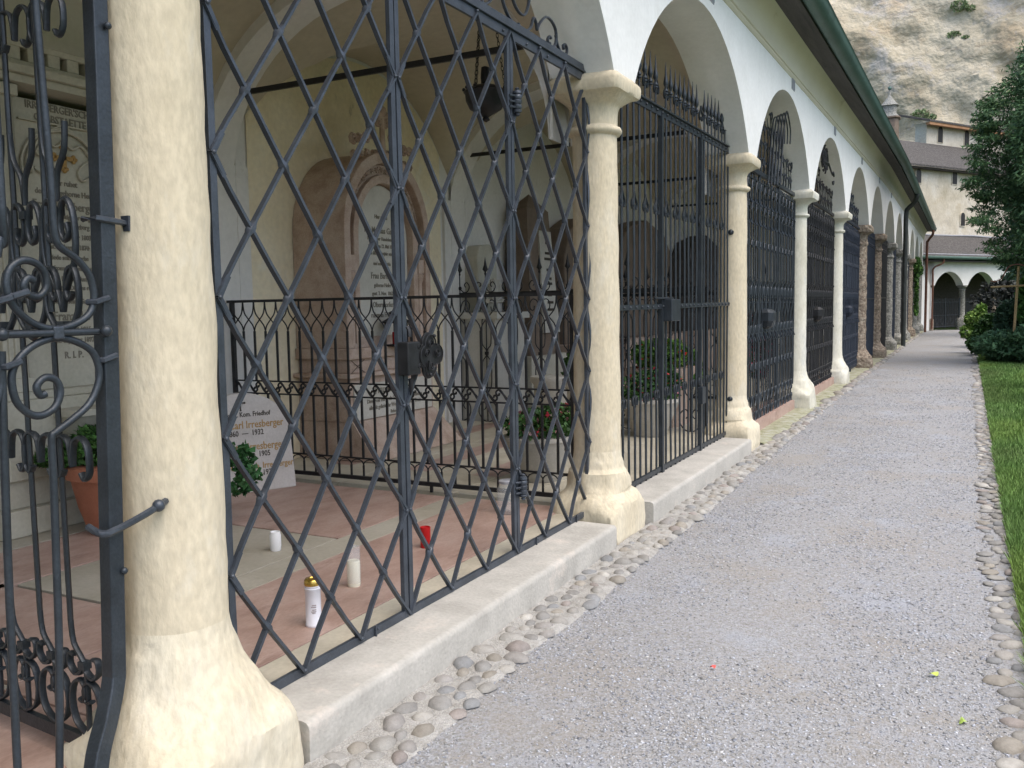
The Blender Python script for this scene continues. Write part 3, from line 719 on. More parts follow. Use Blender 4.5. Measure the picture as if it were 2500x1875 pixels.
def hinge(y, z, par, m='iron', s=1.0):
    mb = MB(); pr = [(.006, -.075), (.014, -.068), (.010, -.060), (.022, -.055), (.024, -.045), (.018, -.040), (.024, -.034), (.024, -.018), (.019, -.014), (.024, -.008), (.025, .008), (.019, .013), (.024, .018), (.024, .034), (.018, .040), (.024, .045), (.022, .058), (.010, .064), (.013, .070), (.004, .078)]
    mb.lathe((GX+.032, y, z), [(a*s, b*s) for a, b in pr], 14)
    for q in range(3): mb.sweep([(GX+.012, y-.055, z+.03-q*.03), (GX+.03, y-.02, z+.03-q*.03)], .006, .006, n=5)
    return obj('hinge', mb, m, par, smooth=50)
hinge(4.372, 2.66, door); hinge(4.372, .545, door)
# anchoring pins under the bottom bar
for y in (2.20, 2.98, 4.57, 5.17):
    mb = MB(); mb.box(GX-.004, GX+.004, y-.008, y+.008, .14, .165); mb.box(GX+.012, GX+.020, y-.004, y+.004, .14, .21); mb.ball((GX+.014, y+.02, .19), .007, 4)
    mb.box(GX-.002, GX+.018, y-.006, y+.006, .135, .16)
    obj('anchor_pin', mb, 'iron', gate)
# twisted cramp beside column two
mb = MB()
tw = [(GX+.01+.010*math.sin(i*.9), 5.425+.012*math.sin(i*.55+1), .35+2.6*i/40) for i in range(41)]
mb.sweep(tw, .011, .007, ax=AX, n=6)
obj('edge_strip', mb, 'iron', gate, smooth=60)
# scroll work on the header
def sc_(pts, x=GX, hw=.007, hd=.011, n=3): return [(x, p[0], p[1]) for p in smooth_pts(pts, n)]
cr = MB()
def crown_side(mir):
    q = (lambda l: [(2*3.79-p[0], p[1]) for p in l]) if mir else (lambda l: l)
    big = [(4.16, 3.46), (4.22, 3.30), (4.28, 3.17), (4.34, 3.11), (4.41, 3.085), (4.50, 3.083), (4.56, 3.09), (4.62, 3.125), (4.655, 3.185), (4.69, 3.165), (4.70, 3.13)]
    b2 = [(4.70, 3.13), (4.74, 3.18), (4.82, 3.235), (4.90, 3.235), (4.96, 3.20), (4.965, 3.14), (4.94, 3.10), (4.90, 3.085), (4.86, 3.09), (4.845, 3.115), (4.87, 3.14), (4.89, 3.13)]
    tl = [(4.96, 3.17), (4.985, 3.12), (5.03, 3.085), (5.08, 3.082), (5.12, 3.10), (5.125, 3.135), (5.095, 3.15), (5.07, 3.135), (5.08, 3.115)]
    inn = [(4.30, 3.42), (4.36, 3.28), (4.41, 3.20), (4.47, 3.165), (4.53, 3.165), (4.57, 3.20), (4.60, 3.26), (4.60, 3.33), (4.56, 3.37), (4.51, 3.36), (4.50, 3.32), (4.53, 3.30)]
    lf = [(3.80, 3.16), (3.86, 3.10), (3.93, 3.085), (4.02, 3.085), (4.09, 3.10), (4.15, 3.14), (4.17, 3.20), (4.14, 3.26), (4.08, 3.27), (4.04, 3.23), (4.06, 3.19)]
    up = [(3.80, 3.55), (3.90, 3.42), (4.02, 3.40), (4.10, 3.47), (4.08, 3.56), (4.0, 3.58), (3.96, 3.53)]
    for c in (big, b2, tl, inn, lf, up): cr.sweep(sc_(q(c)), .0075, .010, ax=AX, n=6)
crown_side(False); crown_side(True)
cr.sweep(sc_([(3.79, 3.09), (3.79, 3.5), (3.79, 3.8)]), .009, .009, ax=AX, n=6, taper=(1, .3))
for y in (4.04, 4.45, 4.86, 3.54, 3.13, 2.72): cr.box(GX-.014, GX+.014, y-.007, y+.007, 3.075, 3.10)
obj('scroll_crown', cr, 'iron', gate, smooth=60)

# ------------------------------------------------------------------ scroll gate left of column one
g0 = thing('scroll_gate', (GX, 1.5, .3), 'dark iron gate with round spirals left of the nearest column, its door standing open inwards', 'gate')
x0 = GX+.015
mb = MB()       # square post, kicked back round the column base at its foot
pts = [(x0, 1.757, 3.05), (x0, 1.755, 2.4), (x0, 1.735, 1.6), (x0, 1.715, 1.0), (x0, 1.698, .56), (x0+.003, 1.688, .47), (x0+.035, 1.635, .39), (x0+.07, 1.575, .32), (x0+.09, 1.54, .22), (x0+.09, 1.525, .10)]
mb.sweep(smooth_pts(pts, 4), .0245, .024, ax=AX, sq=True)
obj('post', mb, 'iron2', g0, bevel=.004)
mb = MB()       # ties to the column
mb.sweep([(x0-.03, 1.70, 1.82), (x0+.026, 1.70, 1.82), (x0+.030, 1.77, 1.815), (x0+.01, 1.83, 1.812)], .009, .009, n=6)
mb.box(x0-.0, x0+.035, 1.80, 1.835, 1.79, 1.835)
mb.sweep(smooth_pts([(x0-.03, 1.66, .94), (x0+.03, 1.66, .925), (x0+.05, 1.70, .935), (x0+.085, 1.76, .965), (x0+.10, 1.80, .985), (x0+.085, 1.84, .99)], 4), .011, .011, n=7)
mb.ball((x0+.10, 1.80, .985), .019, 6)
obj('wall_tie', mb, 'iron', g0, smooth=50)
# fixed front: rails, two tall bars that curl into rings
mb = MB(); mb.sweep(g3([(.9, 1.50), (1.2, 1.502), (1.5, 1.502), (1.69, 1.502)], x0+.02), .010, .010, n=8)
for y in (1.705, 1.40): mb.ball((x0+.035, y, 1.503), .017, 6)
mb.ball((x0+.035, 1.765, 2.36), .011, 5); mb.ball((x0+.03, 1.725, .80), .011, 5)
obj('rail', mb, 'iron2', g0, smooth=60)
def bar(pts, r=.0105, par=g0, m='iron2', x=None, nm='bar', k=4):
    mb = MB(); mb.sweep([((x if x is not None else x0+.012), p[0], p[1]) for p in smooth_pts(pts, k)], r, r, n=8, ax=AX); return obj(nm, mb, m, par, smooth=70)
def ring_bar(dy):
    bar([(y+dy, z) for y, z in [(1.560, 3.0), (1.564, 2.376), (1.576, 1.95), (1.577, 1.83), (1.579, 1.77), (1.592, 1.735), (1.640, 1.705), (1.678, 1.66), (1.690, 1.60), (1.672, 1.553), (1.625, 1.525), (1.562, 1.512), (1.50, 1.53), (1.45, 1.575), (1.434, 1.625), (1.446, 1.67), (1.478, 1.693), (1.515, 1.690), (1.542, 1.665), (1.545, 1.625), (1.522, 1.60), (1.492, 1.605), (1.480, 1.628), (1.494, 1.648), (1.511, 1.642)]], nm='ring_bar')
    bar([(y+dy, z) for y, z in [(1.493, .25), (1.516, .60), (1.526, .902), (1.532, 1.10), (1.534, 1.215), (1.545, 1.232), (1.60, 1.262), (1.655, 1.30), (1.688, 1.355), (1.692, 1.40), (1.672, 1.447), (1.62, 1.478), (1.562, 1.489), (1.50, 1.472), (1.452, 1.435), (1.432, 1.39), (1.440, 1.33), (1.47, 1.295), (1.507, 1.283), (1.548, 1.30), (1.567, 1.34), (1.556, 1.375), (1.524, 1.383), (1.500, 1.362), (1.508, 1.338), (1.524, 1.340)]], nm='ring_bar')
ring_bar(0); ring_bar(-.29)
for dy in (0, -.29):
    mb = MB()
    mb.box(x0-.005, x0+.030, 1.548+dy, 1.580+dy, 1.485, 1.520); obj('clamp', mb, 'iron', g0, bevel=.004)
    for (y, z) in ((1.675, 1.585), (1.432, 1.60), (1.69, 1.42)):
        mb = MB(); mb.sweep([(x0+.0, y+dy+.0, z), (x0+.028, y+dy+.01, z), (x0+.030, y+dy+.05, z+.012)], .009, .008, n=6); obj('clamp', mb, 'iron', g0, smooth=50)
bar([(1.437, 2.9), (1.436, 1.83), (1.425, 1.75), (1.415, 1.70)]); bar([(1.41, 1.46), (1.391, .937), (1.379, .361), (1.375, .2)])
# open door leaf, swung into the chapel
DL = Vector((-.995, .09, 0))      # direction of the leaf in plan
H0 = Vector((GX-.035, 1.70, 0))
def LP(s, z): p = H0+DL*s; return (p.x, p.y, z)
NL = (DL.y, -DL.x, 0)
leaf = MB()
for z, h in ((.245, .042), (1.03, .0), (1.50, .014), (2.72, .03)):
    if h: leaf.sweep([LP(0, z), LP(.5, z), LP(1.02, z)], h/2, .010, ax=NL, sq=True)
for s in (1.0,): leaf.sweep([LP(s, .23), LP(s, 2.74)], .009, .012, ax=NL, sq=True)
lf = obj('door_leaf', leaf, 'iron2', g0)
for i in range(6):
    mb = MB(); s = .16+.168*i
    for q in range(3): pass
    top = [(s, 2.72), (s, 2.3), (s, 1.9), (s-.0, 1.56)]
    mb.sweep([LP(a, b) for a, b in top], .0085, .0085, ax=NL, n=6)
    mb.sweep([LP(a, b) for a, b in [(s, 1.50), (s, 1.0), (s, .62)]], .0085, .0085, ax=NL, n=6)
    mb.sweep([LP(a, b) for a, b in smooth_pts([(s, .62), (s-.01, .55), (s-.055, .50), (s-.07, .45), (s-.068, .27)], 3)], .0085, .0085, ax=NL, n=6)
    obj('leaf_bar', mb, 'iron2', lf, smooth=60)
mb = MB()
def LS(pts, w=.007, d=.012): mb.sweep([LP(a, b) for a, b in pts], w, d, ax=NL, n=6)
for i in range(6):
    s = .10+.168*i; mb = MB()
    for sg in (1, -1):
        LS(smooth_pts([(s, .27)], 1)+[(s+sg*a, b) for a, b in smooth_pts([(0, .27), (.055, .30), (.075, .36), (.06, .42), (.02, .44), (-.005, .41), (.005, .375), (.03, .38)], 3)])
        LS([(s+sg*a, b) for a, b in smooth_pts([(0, .50), (.01, .47), (.045, .455), (.075, .48), (.07, .515), (.045, .515)], 3)])
        LS([(s+sg*a, b) for a, b in smooth_pts([(.0, 1.10), (.012, 1.17), (.05, 1.19), (.082, 1.16), (.085, 1.09), (.062, 1.065), (.045, 1.085)], 3)])
        LS([(s+sg*a, b) for a, b in smooth_pts([(.0, 2.36), (.012, 2.43), (.05, 2.45), (.082, 2.42), (.082, 2.36), (.058, 2.335), (.042, 2.355)], 3)], .006, .010)
        LS([(s+sg*a, b) for a, b in smooth_pts([(.0, 1.56), (.02, 1.62), (.07, 1.70), (.082, 1.78), (.072, 1.85), (.045, 1.885), (.018, 1.86), (.01, 1.80), (.03, 1.765), (.052, 1.785), (.045, 1.815)], 3)], .0085, .010)
        LS([(s+sg*a, b) for a, b in smooth_pts([(.0, 1.48), (.03, 1.50), (.075, 1.56), (.082, 1.63), (.065, 1.685), (.035, 1.68), (.02, 1.63), (.035, 1.595), (.055, 1.615)], 3)], .0085, .010)
        LS([(s+sg*a, b) for a, b in smooth_pts([(0, 1.88), (.01, 1.96), (.05, 2.02), (.06, 2.10)], 3)], .008, .009)
    for z in (.49, 1.52, 1.85): 
        p = LP(s, z); mb.box(p[0]-.014, p[0]+.014, p[1]-.014, p[1]+.014, z-.012, z+.012)
    obj('scroll_work', mb, 'iron2', lf, smooth=60)

# ------------------------------------------------------------------ spear gate of the second bay
g2 = thing('spear_gate', (GX, 7.5, .2), 'tall iron gate of plain upright bars topped by a long row of spear points', 'gate')
ya, yb = 5.735, 9.31
def z2(z, y): return zs(z, y)
mb = MB(); 
for z, h, d in ((3.075, .06, .010), (3.105, .012, .03), (.20, .035, .010)): mb.sweep([(GX, ya+(yb-ya)*i/20, z2(z, ya+(yb-ya)*i/20) if z > 1 else z) for i in range(21)], h/2, d, ax=AX, sq=True)
mb.sweep([(GX+.004, ya+(yb-ya)*i/20, 1.535+.02*i/20) for i in range(21)], .020, .012, ax=AX, sq=True)
for i in range(27):
    y = ya+.08+i*(yb-ya-.12)/26
    mb.ball((GX+.014, y, z2(3.075, y)), .011, 4); mb.ball((GX+.018, y, 1.535+.02*i/26), .011, 4)
obj('rails', mb, 'iron2', g2, smooth=40)
nb = 27
for i in range(nb):
    y = ya+.08+i*(yb-ya-.12)/(nb-1); thick = i in (9, 18)
    mb = MB(); zt = z2(3.44, y); n = 8
    w_ = .0095 if not thick else .024
    mb.sweep([(GX+random.uniform(-.003, .003), y+random.uniform(-.003, .003), .14+(z2(3.06, y)-.14)*q/n) for q in range(n+1)], w_, .0095 if not thick else .018, ax=AX, sq=thick, n=7)
    if not thick:
        mb.sweep([(GX, y, z2(3.06, y)), (GX, y, zt-.12)], .008, .008, n=6)
        mb.lathe((GX, y, zt-.20), [(.008, 0), (.020, .004), (.020, .014), (.011, .02), (.019, .026), (.019, .036), (.009, .05), (.010, .06), (.021, .085), (.019, .105), (.009, .15), (.002, .26)], 8)
    obj('upright_bar', mb, 'iron2', g2, smooth=50)
mb = MB()
def S2(y, z, sg, s=1.0):
    pts = [(0, .075), (.012, .045), (.03, .02), (.052, .0), (.056, -.035), (.038, -.055), (.020, -.045), (.022, -.025)]
    mb.sweep([(GX+.004, y+sg*a*s, z+b*s) for a, b in smooth_pts(pts, 3)], .0055, .010, ax=AX, n=6)
for i in range(nb-1):
    y = ya+.08+i*(yb-ya-.12)/(nb-1)
    mb = MB()
    if i % 2 == 0:
        for sg in (-1, 1): S2(y, z2(3.26, y), sg); S2(y, z2(2.32, y), sg, 1.0)
    for sg in ((-1, 1) if i % 2 == 0 else ()):
        mb.sweep([(GX+.004, y+sg*a, .80+b) for a, b in smooth_pts([(0, -.02), (.006, .04), (.03, .065), (.055, .04), (.05, .0), (.032, .0)], 3)], .0055, .010, ax=AX, n=6)
    if mb.v: obj('scroll_work', mb, 'iron2', g2, smooth=60)
mb = MB(); mb.box(GX+.0, GX+.09, 7.02, 7.25, 1.42, 1.60); mb.box(GX+.0, GX+.05, 8.12, 8.24, .62, .78); mb.box(GX+.01, GX+.035, 6.78, 7.26, 1.60, 1.615)
obj('lock_box', mb, 'iron2', g2, bevel=.006)
for z in (2.3, .55):
    mb = MB(); mb.ball((GX+.02, yb+.02, z), .03, 6); mb.box(GX, GX+.05, yb, yb+.10, z-.012, z+.012); obj('wall_tie', mb, 'iron2', g2, smooth=50)

# ------------------------------------------------------------------ ornate and plain gates of the farther bays
def ornate_gate(k, label, m, crown, seed, dense=26, foot=.10, detail=1):
    random.seed(seed); a, b = CY[k]+.17, CY[k+1]-.17
    t = thing('ornate_gate', (GX, (a+b)/2, foot), label, 'gate', 'ornate iron gates of the farther bays')
    s_ = 1+dz((a+b)/2)/3; Z = lambda z: z*s_
    mb = MB()
    for z, h, d in ((3.0, .05, .02), (2.90, .012, .012), (foot+.03, .03, .01), (1.52, .02, .01)):
        mb.sweep([(GX, a+(b-a)*i/12, Z(z) if z > .5 else z) for i in range(13)], h/2, d, ax=AX, sq=True)
    for y in (a+.03, a+(b-a)*.33, a+(b-a)*.66, b-.03): mb.sweep([(GX, y, foot-.06), (GX, y, Z(3.0))], .02, .016, ax=AX, sq=True)
    fr = obj('frame', mb, m, t, bevel=.002)
    mb = MB()
    for i in range(dense):
        y = a+.08+(b-a-.16)*i/(dense-1)+random.uniform(-.004, .004)
        mb = MB(); mb.sweep([(GX+random.uniform(-.006, .006), y, foot), (GX+random.uniform(-.006, .006), y, 1.2), (GX+random.uniform(-.006, .006), y, Z(2.95))], .010, .010, n=6, ax=AX)
        obj('bar', mb, m, t, smooth=60)
    st = max(1, 1 if detail else 2)
    for i in range(0, dense-1, st):
        y = a+.08+(b-a-.16)*(i+.5)/(dense-1); sg = 1 if i % 2 else -1
        mb = MB()
        def C(pts, r=.009, x=.012):
            pts = [(p[0], p[1], p[2] if len(p) > 2 else 0) for p in pts]
            mb.sweep([(GX+x+p[2], y+sg*p[0], p[1]) for p in smooth_pts(pts, 3)], r, r, ax=AX, n=5)
        # curled frieze under the header
        for z0 in (2.78, 2.55):
            C([(-.02, Z(z0)), (.0, Z(z0+.07)), (.035, Z(z0+.10)), (.06, Z(z0+.07)), (.05, Z(z0+.03))]); C([(0, Z(z0-.02)), (-.01, Z(z0-.1)), (-.03, Z(z0-.16), .02)])
        # wavy waist
        C([(.06, 1.86, .03), (.02, 1.78), (-.02, 1.70), (.0, 1.60), (.03, 1.50), (-.02, 1.40), (.0, 1.28), (.03, 1.20), (.0, 1.10, .03)], .010)
        C([(-.03, 1.66), (-.03, 1.74), (.01, 1.76), (.03, 1.70), (.02, 1.64)]); C([(-.03, 1.20), (-.03, 1.28), (.01, 1.30), (.03, 1.24), (.02, 1.16)])
        mb.box(GX, GX+.02, y-.03, y+.03, 1.615, 1.635); mb.box(GX, GX+.02, y-.03, y+.03, 1.19, 1.21)
        C([(-.02, Z(2.16)), (.01, Z(2.22)), (.04, Z(2.19)), (.03, Z(2.14))]); 
        sag = .22*math.sin(PI*min(1, max(0, (y-a)/(b-a)*3)) if (y-a)/(b-a) < .333 else 0)
        C([(-.02, .78-sag*.0), (.01, .85), (.04, .82), (.03, .76)])
        for z0 in (.16, .36): C([(0, foot+z0-.12), (.04, foot+z0-.06), (.03, foot+z0), (-.01, foot+z0), (-.01, foot+z0-.04)])
        obj('scroll_work', mb, m, t, smooth=60)
    c = (a+b)/2; mb = MB(); mb.lathe((GX+.03, c-.35, 1.24), [(.02, 0), (.09, .03, 4), (.12, .10, 5), (.12, .2, 6), (.08, .24, 4), (.02, .25)], 14); obj('lock_box', mb, m, t)
    if crown:
        mb = MB(); H = crown
        for i in range(17):
            u = (i-8)/8; y = c+u*(b-a)*.40; h = (H-.35)*(1-abs(u))**1.3+.30; zb = Z(3.0)
            mb.sweep([(GX, y, zb), (GX+.01, y+.02*math.sin(i), zb+h*.6), (GX, y-.01, zb+h)], .011, .011, n=6, taper=(1, .4))
            for q in range(1+int(h*4)):
                z0 = zb+.06+q*.21; sg = 1 if (i+q) % 2 else -1
                if z0 > zb+h: break
                mb.sweep([(GX+.006, y+sg*a2, z0+b2) for a2, b2 in smooth_pts([(0, 0), (.03, .05), (.075, .07), (.085, .12), (.05, .145), (.03, .12)], 3)], .008, .009, ax=AX, n=6)
                mb.sweep([(GX+.006, y-sg*a2, z0+b2) for a2, b2 in smooth_pts([(0, .03), (.02, .10), (.05, .12), (.06, .09)], 3)], .007, .008, ax=AX, n=6)
            if i % 2 == 0: mb.ball((GX, y-.01, zb+h), .018, 4)
        obj('crown', mb, m, t, smooth=60)
    return t
t3 = ornate_gate(4, 'dark gate with wavy waist bars and a tall pointed scroll crown under the third arch', 'iron2', .85, 11, 30, .10)
# curled plume of the third gate and flower basket of the fourth
mb = MB()
for q in range(5):
    y0, z0 = 11.35+.03*q, 3.74
    mb.sweep([(GX+.05+.03*q, y0+a*1.0, z0+b) for a, b in smooth_pts([(-.25, -.75), (-.12, -.3), (0, 0), (.14, .12+.02*q), (.32, .12), (.42, .0), (.40, -.16)], 4)], .011, .012, ax=AX, n=6, taper=(1, .7))
obj('plume', mb, 'iron2', t3, smooth=60)
t4 = ornate_gate(5, 'dark gate with a curled flower ornament above its header under the fourth arch', 'black_iron', .55, 12, 34, .08)
mb = MB()
for q in range(9):
    a_ = q*.7; y0, z0 = 15.5+.22*math.cos(a_), zs(3.72, 15)+.08*math.sin(a_)
    mb.sweep([(GX+.10, y, z) for y, z in spiral((y0, z0), .15, .03, a_, a_+4.2*PI*.6, 16)], .014, .014, ax=AX, n=6)
mb.sweep([(GX+.1, 15.3, zs(3.66, 15)), (GX+.12, 15.8, zs(3.68, 15)), (GX+.12, 16.3, zs(3.56, 15))], .03, .02, n=6, taper=(1, .5))
for sg in (-1, 1): mb.sweep([(GX+.12, y, z) for y, z in spiral((16.4, zs(3.52, 15)), .10, .10, sg*.4, sg*2.4, 8)], .02, .014, ax=AX, n=6)
obj('flower_basket', mb, 'black_iron', t4, smooth=60)
ornate_gate(6, 'blue-black iron gate just before the first rough brown column', 'navy_iron', .75, 13, 36, .08)
def plain_gate(k, label, m):
    a, b = CY[k]+.17, CY[k+1]-.17; t = thing('bar_gate', (GX, (a+b)/2, 0), label, 'gate', 'plain dark gates between the rough columns'); s_ = 1+dz(a)/3
    mb = MB()
    for z in (.12, 1.5, 2.95): mb.sweep([(GX, a, z*s_ if z > 1 else z), (GX, b, z*s_ if z > 1 else z)], .02, .012, ax=AX, sq=True)
    obj('frame', mb, m, t)
    mb = MB()
    for i in range(30):
        y = a+.06+(b-a-.12)*i/29; mb.sweep([(GX, y, .1), (GX, y, 3.08*s_)], .011, .011, n=5)
        mb.sweep([(GX+.01, y+q, z*s_) for q, z in spiral((.05, 2.75), .05, .01, 0, 3*PI, 9)], .008, .008, ax=AX, n=4)
    obj('bars', mb, m, t)
for i, k in enumerate(range(7, 13)):
    plain_gate(k, ['plain navy bar gate behind the first rough brown column', 'plain dark bar gate behind the second rough brown column', 'plain dark bar gate behind the third rough column', 'plain dark bar gate left of the dark downpipe', 'plain dark bar gate right of the dark downpipe', 'farthest plain bar gate, beside the rusty downpipe'][i], 'navy_iron' if i % 2 == 0 else 'black_iron')

# ------------------------------------------------------------------ railings between the chapels
def railing(Y, x0, x1, label):
    r = thing('iron_railing', (x0, Y, .2), label, 'railing')
    AY = (0, 1, 0); mb = MB()
    hb = lambda z, h, d, a=x0, b=x1: mb.sweep([(a, Y, z), ((a+b)/2, Y, z), (b, Y, z)], h/2, d, ax=AY, sq=True)
    hb(1.640, .022, .012, x0-.05); hb(.975, .012, .008); hb(.870, .012, .008); hb(.385, .012, .008); hb(.228, .03, .012)
    for x in (x0, x1): mb.box(x-.016, x+.016, Y-.016, Y+.016, .16, 1.63)
    for x in (x0+.95, x0+1.95): mb.box(x-.01, x+.01, Y-.01, Y+.01, .165, .22)
    obj('frame', mb, 'black_iron', r)
    n = 26; dx = (x1-x0)/n
    for i in range(n+1):
        up = MB(); sm = MB(); am = MB()
        x = x0+i*dx
        if 0 < i < n:
            up.box(x-.0075, x+.0075, Y-.0075, Y+.0075, .975, 1.39); up.box(x-.0075, x+.0075, Y-.0075, Y+.0075, .385, .87)
            am.sweep([(x, Y, .245), (x, Y, .33)], .006, .007, ax=AY, sq=True)
        if i < n:
            for sg, xa in ((1, x), (-1, x+dx)):
                sm.sweep([(xa+sg*a, Y+.002*sg, z) for a, z in smooth_pts([(0, 1.635), (.004, 1.58), (.02, 1.53), (dx/2, 1.485), (dx-.02, 1.44), (dx-.004, 1.40), (dx, 1.36)], 3)], .005, .007, ax=AY, n=5)
            am.sweep([(x+dx/2-(dx/2)*math.cos(t), Y, .33+.045*math.sin(t)) for t in [PI*q/8 for q in range(9)]], .005, .007, ax=AY, n=5)
            xm = x+dx/2; zc = .922
            for sg in (1, -1):
                sm.sweep([(xm+sg*a, Y, zc+sg*b) for a, b in smooth_pts([(0, 0), (-.020, .030), (-.042, .042), (-.064, .026), (-.060, .004), (-.040, .002), (-.036, .018)], 3)], .0075, .010, ax=AY, n=5)
            sm.sweep([(xm-.045, Y, .966), (xm+.0, Y, .925), (xm+.045, Y, .880)], .007, .008, ax=AY, n=5)
        if up.v: obj('upright', up, 'black_iron', r)
        if sm.v: obj('scroll_work', sm, 'black_iron', r, smooth=60)
        if am.v: obj('arched_foot', am, 'black_iron', r, smooth=60)
railing(5.58, -5.52, -2.395, 'black iron railing with pointed loops and a scroll band between the two nearest chapels')
def spear_railing(Y, x0, x1, label, zf=.12):
    r = thing('spear_railing', (x0, Y, zf), label, 'railing'); AY = (0, 1, 0)
    mb = MB()
    for z, h in ((1.72, .05), (zf, .045), (1.10, .0)):
        if h: mb.sweep([(x0, Y, z), ((x0+x1)/2, Y, z), (x1, Y, z)], h/2, .014, ax=AY, sq=True)
    for x in (x0, x1, x0+(x1-x0)*.55): mb.box(x-.022, x+.022, Y-.02, Y+.02, zf-.1, 1.74)
    obj('frame', mb, 'black_iron', r)
    n = 9
    def L(pts, x, w=.007): m2.sweep([(x+a, Y, z) for a, z in smooth_pts(pts, 3)], w, w*1.2, ax=AY, n=5)
    for i in range(n):
        x = x0+.17+(x1-x0-.34)*i/(n-1); m2 = MB()
        m2.sweep([(x, Y, zf), (x, Y, 2.02)], .008, .008, n=5)
        m2.lathe((x, Y, 1.95), [(.008, 0), (.014, .02), (.01, .04), (.035, .07, 2), (.018, .12), (.001, .22)], 6)
        m2.ball((x, Y, 1.80), .026, 4)
        for sg in (-1, 1):
            L([(0, 1.80), (sg*.05, 1.75), (sg*.11, 1.76), (sg*.135, 1.82), (sg*.10, 1.87), (sg*.065, 1.84), (sg*.085, 1.81)], x)
            L([(0, 1.50), (sg*.03, 1.62), (sg*.09, 1.65), (sg*.13, 1.60), (sg*.12, 1.53), (sg*.08, 1.52), (sg*.07, 1.57)], x)
            L([(0, 1.50), (sg*.05, 1.42), (sg*.06, 1.35), (sg*.06, 1.12), (sg*.02, 1.06), (0, 1.0), (sg*.02, .95), (sg*.06, .88), (sg*.06, .62), (sg*.03, .55), (0, .50)], x)
            L([(0, zf+.03), (sg*.07, zf+.06), (sg*.12, zf+.14), (sg*.11, zf+.24), (sg*.05, zf+.28), (sg*.02, zf+.22), (sg*.05, zf+.18)], x)
        m2.box(x-.02, x+.02, Y-.015, Y+.015, .98, 1.02)
        obj('scroll_panel', m2, 'black_iron', r, smooth=60)
spear_railing(9.48, -5.75, -2.5, 'black wrought railing with spear tips and scrolls in front of the obelisk grave')
spear_railing(13.45, -5.75, -2.5, 'dark wrought railing with spear tips beyond the spear gate')

# ------------------------------------------------------------------ grave monuments
RX, UZ, NX = (0, 1, 0), (0, 0, 1), (1, 0, 0)
def lines(rows, x, yc, par, m='faded_ink', ext=.002):
    for s_, z, sz, *o in rows:
        text(s_, sz, (x, yc+(o[0] if o else 0), z), RX, UZ, NX, o[1] if len(o) > 1 else m, par, ext, sx=.86, bold=.0012)
# 1 grey neo-gothic monument of the first bay
m1 = thing('gothic_monument', (-5.4, 3.95, .17), 'tall grey stone monument with battlements and gold cross seen through the scroll gate', 'grave monument')
mb = MB(); mb.box(-5.62, -5.36, 3.62, 4.32, .55, 2.93); mb.box(-5.62, -5.20, 3.28, 4.66, .17, .34); mb.box(-5.62, -5.26, 3.34, 4.60, .34, .52)
mb.box(-5.62, -5.22, 3.36, 4.58, .52, 1.02); mb.box(-5.62, -5.24, 3.30, 4.64, 1.02, 1.07)
obj('body', mb, 'grave_grey', m1, bevel=.008)
mb = MB()
for y in (3.40, 4.36):
    mb.box(-5.62, -5.27, y, y+.16, 1.07, 2.96); mb.box(-5.62, -5.235, y-.02, y+.18, 1.07, 1.16); mb.box(-5.62, -5.235, y-.02, y+.18, 2.90, 2.97)
    mb.box(-5.62, -5.30, y-.10 if y < 4 else y+.16, y if y < 4 else y+.26, 1.07, 2.35)
    for q in range(3): mb.box(-5.62, -5.255, y+.03+q*.04, y+.045+q*.04, 1.2, 2.86)
obj('pilasters', mb, 'grave_grey', m1, bevel=.006)
mb = MB(); mb.box(-5.62, -5.20, 3.36, 4.56, 2.98, 3.03); mb.box(-5.62, -5.16, 3.32, 4.60, 3.03, 3.08); mb.box(-5.62, -5.22, 3.38, 4.54, 3.08, 3.12)
for i in range(9): mb.box(-5.62, -5.22, 3.38+i*.135, 3.38+i*.135+.085, 3.12, 3.20)
mb.box(-5.62, -5.22, 3.38, 4.54, 3.2, 3.24)
obj('battlements', mb, 'grave_grey', m1, bevel=.005)
mb = MB()
for q, (w_, dd) in enumerate(((.30, .0), (.265, .012), (.235, .022))):
    for sg in (-1, 1):
        pts = [(-5.345+dd*.3, 3.95+sg*a, b) for a, b in smooth_pts([(w_, 2.46), (w_, 2.56), (w_*.78, 2.68), (w_*.40, 2.74), (0, 2.80-q*.02)], 4)]
        mb.sweep(pts, .009, .012, ax=AX, n=6)
for sg in (-1, 1): mb.sweep([(-5.345, 3.95+sg*a, b) for a, b in smooth_pts([(.22, 2.50), (.13, 2.45), (.10, 2.50), (.14, 2.56), (.20, 2.60), (.13, 2.68), (.06, 2.65), (.0, 2.70)], 3)], .009, .012, ax=AX, n=6)
mb.box(-5.36, -5.335, 3.64, 4.28, 2.79, 2.80)
obj('tracery', mb, 'grave_grey', m1, smooth=50)
mb = MB(); c = (3.95, 2.585)
for a in range(4):
    dx_, dz_ = math.cos(a*PI/2), math.sin(a*PI/2)
    mb.sweep([(-5.345, c[0], c[1]), (-5.345, c[0]+dx_*.06, c[1]+dz_*.06)], .013, .008, ax=AX, sq=True)
    for q in (-1, 0, 1): mb.ball((-5.345, c[0]+dx_*(.070+.014*(q == 0))+(-dz_)*q*.016, c[1]+dz_*(.070+.014*(q == 0))+dx_*q*.016), .014, 5)
obj('gold_cross', mb, 'gold', m1, smooth=60)
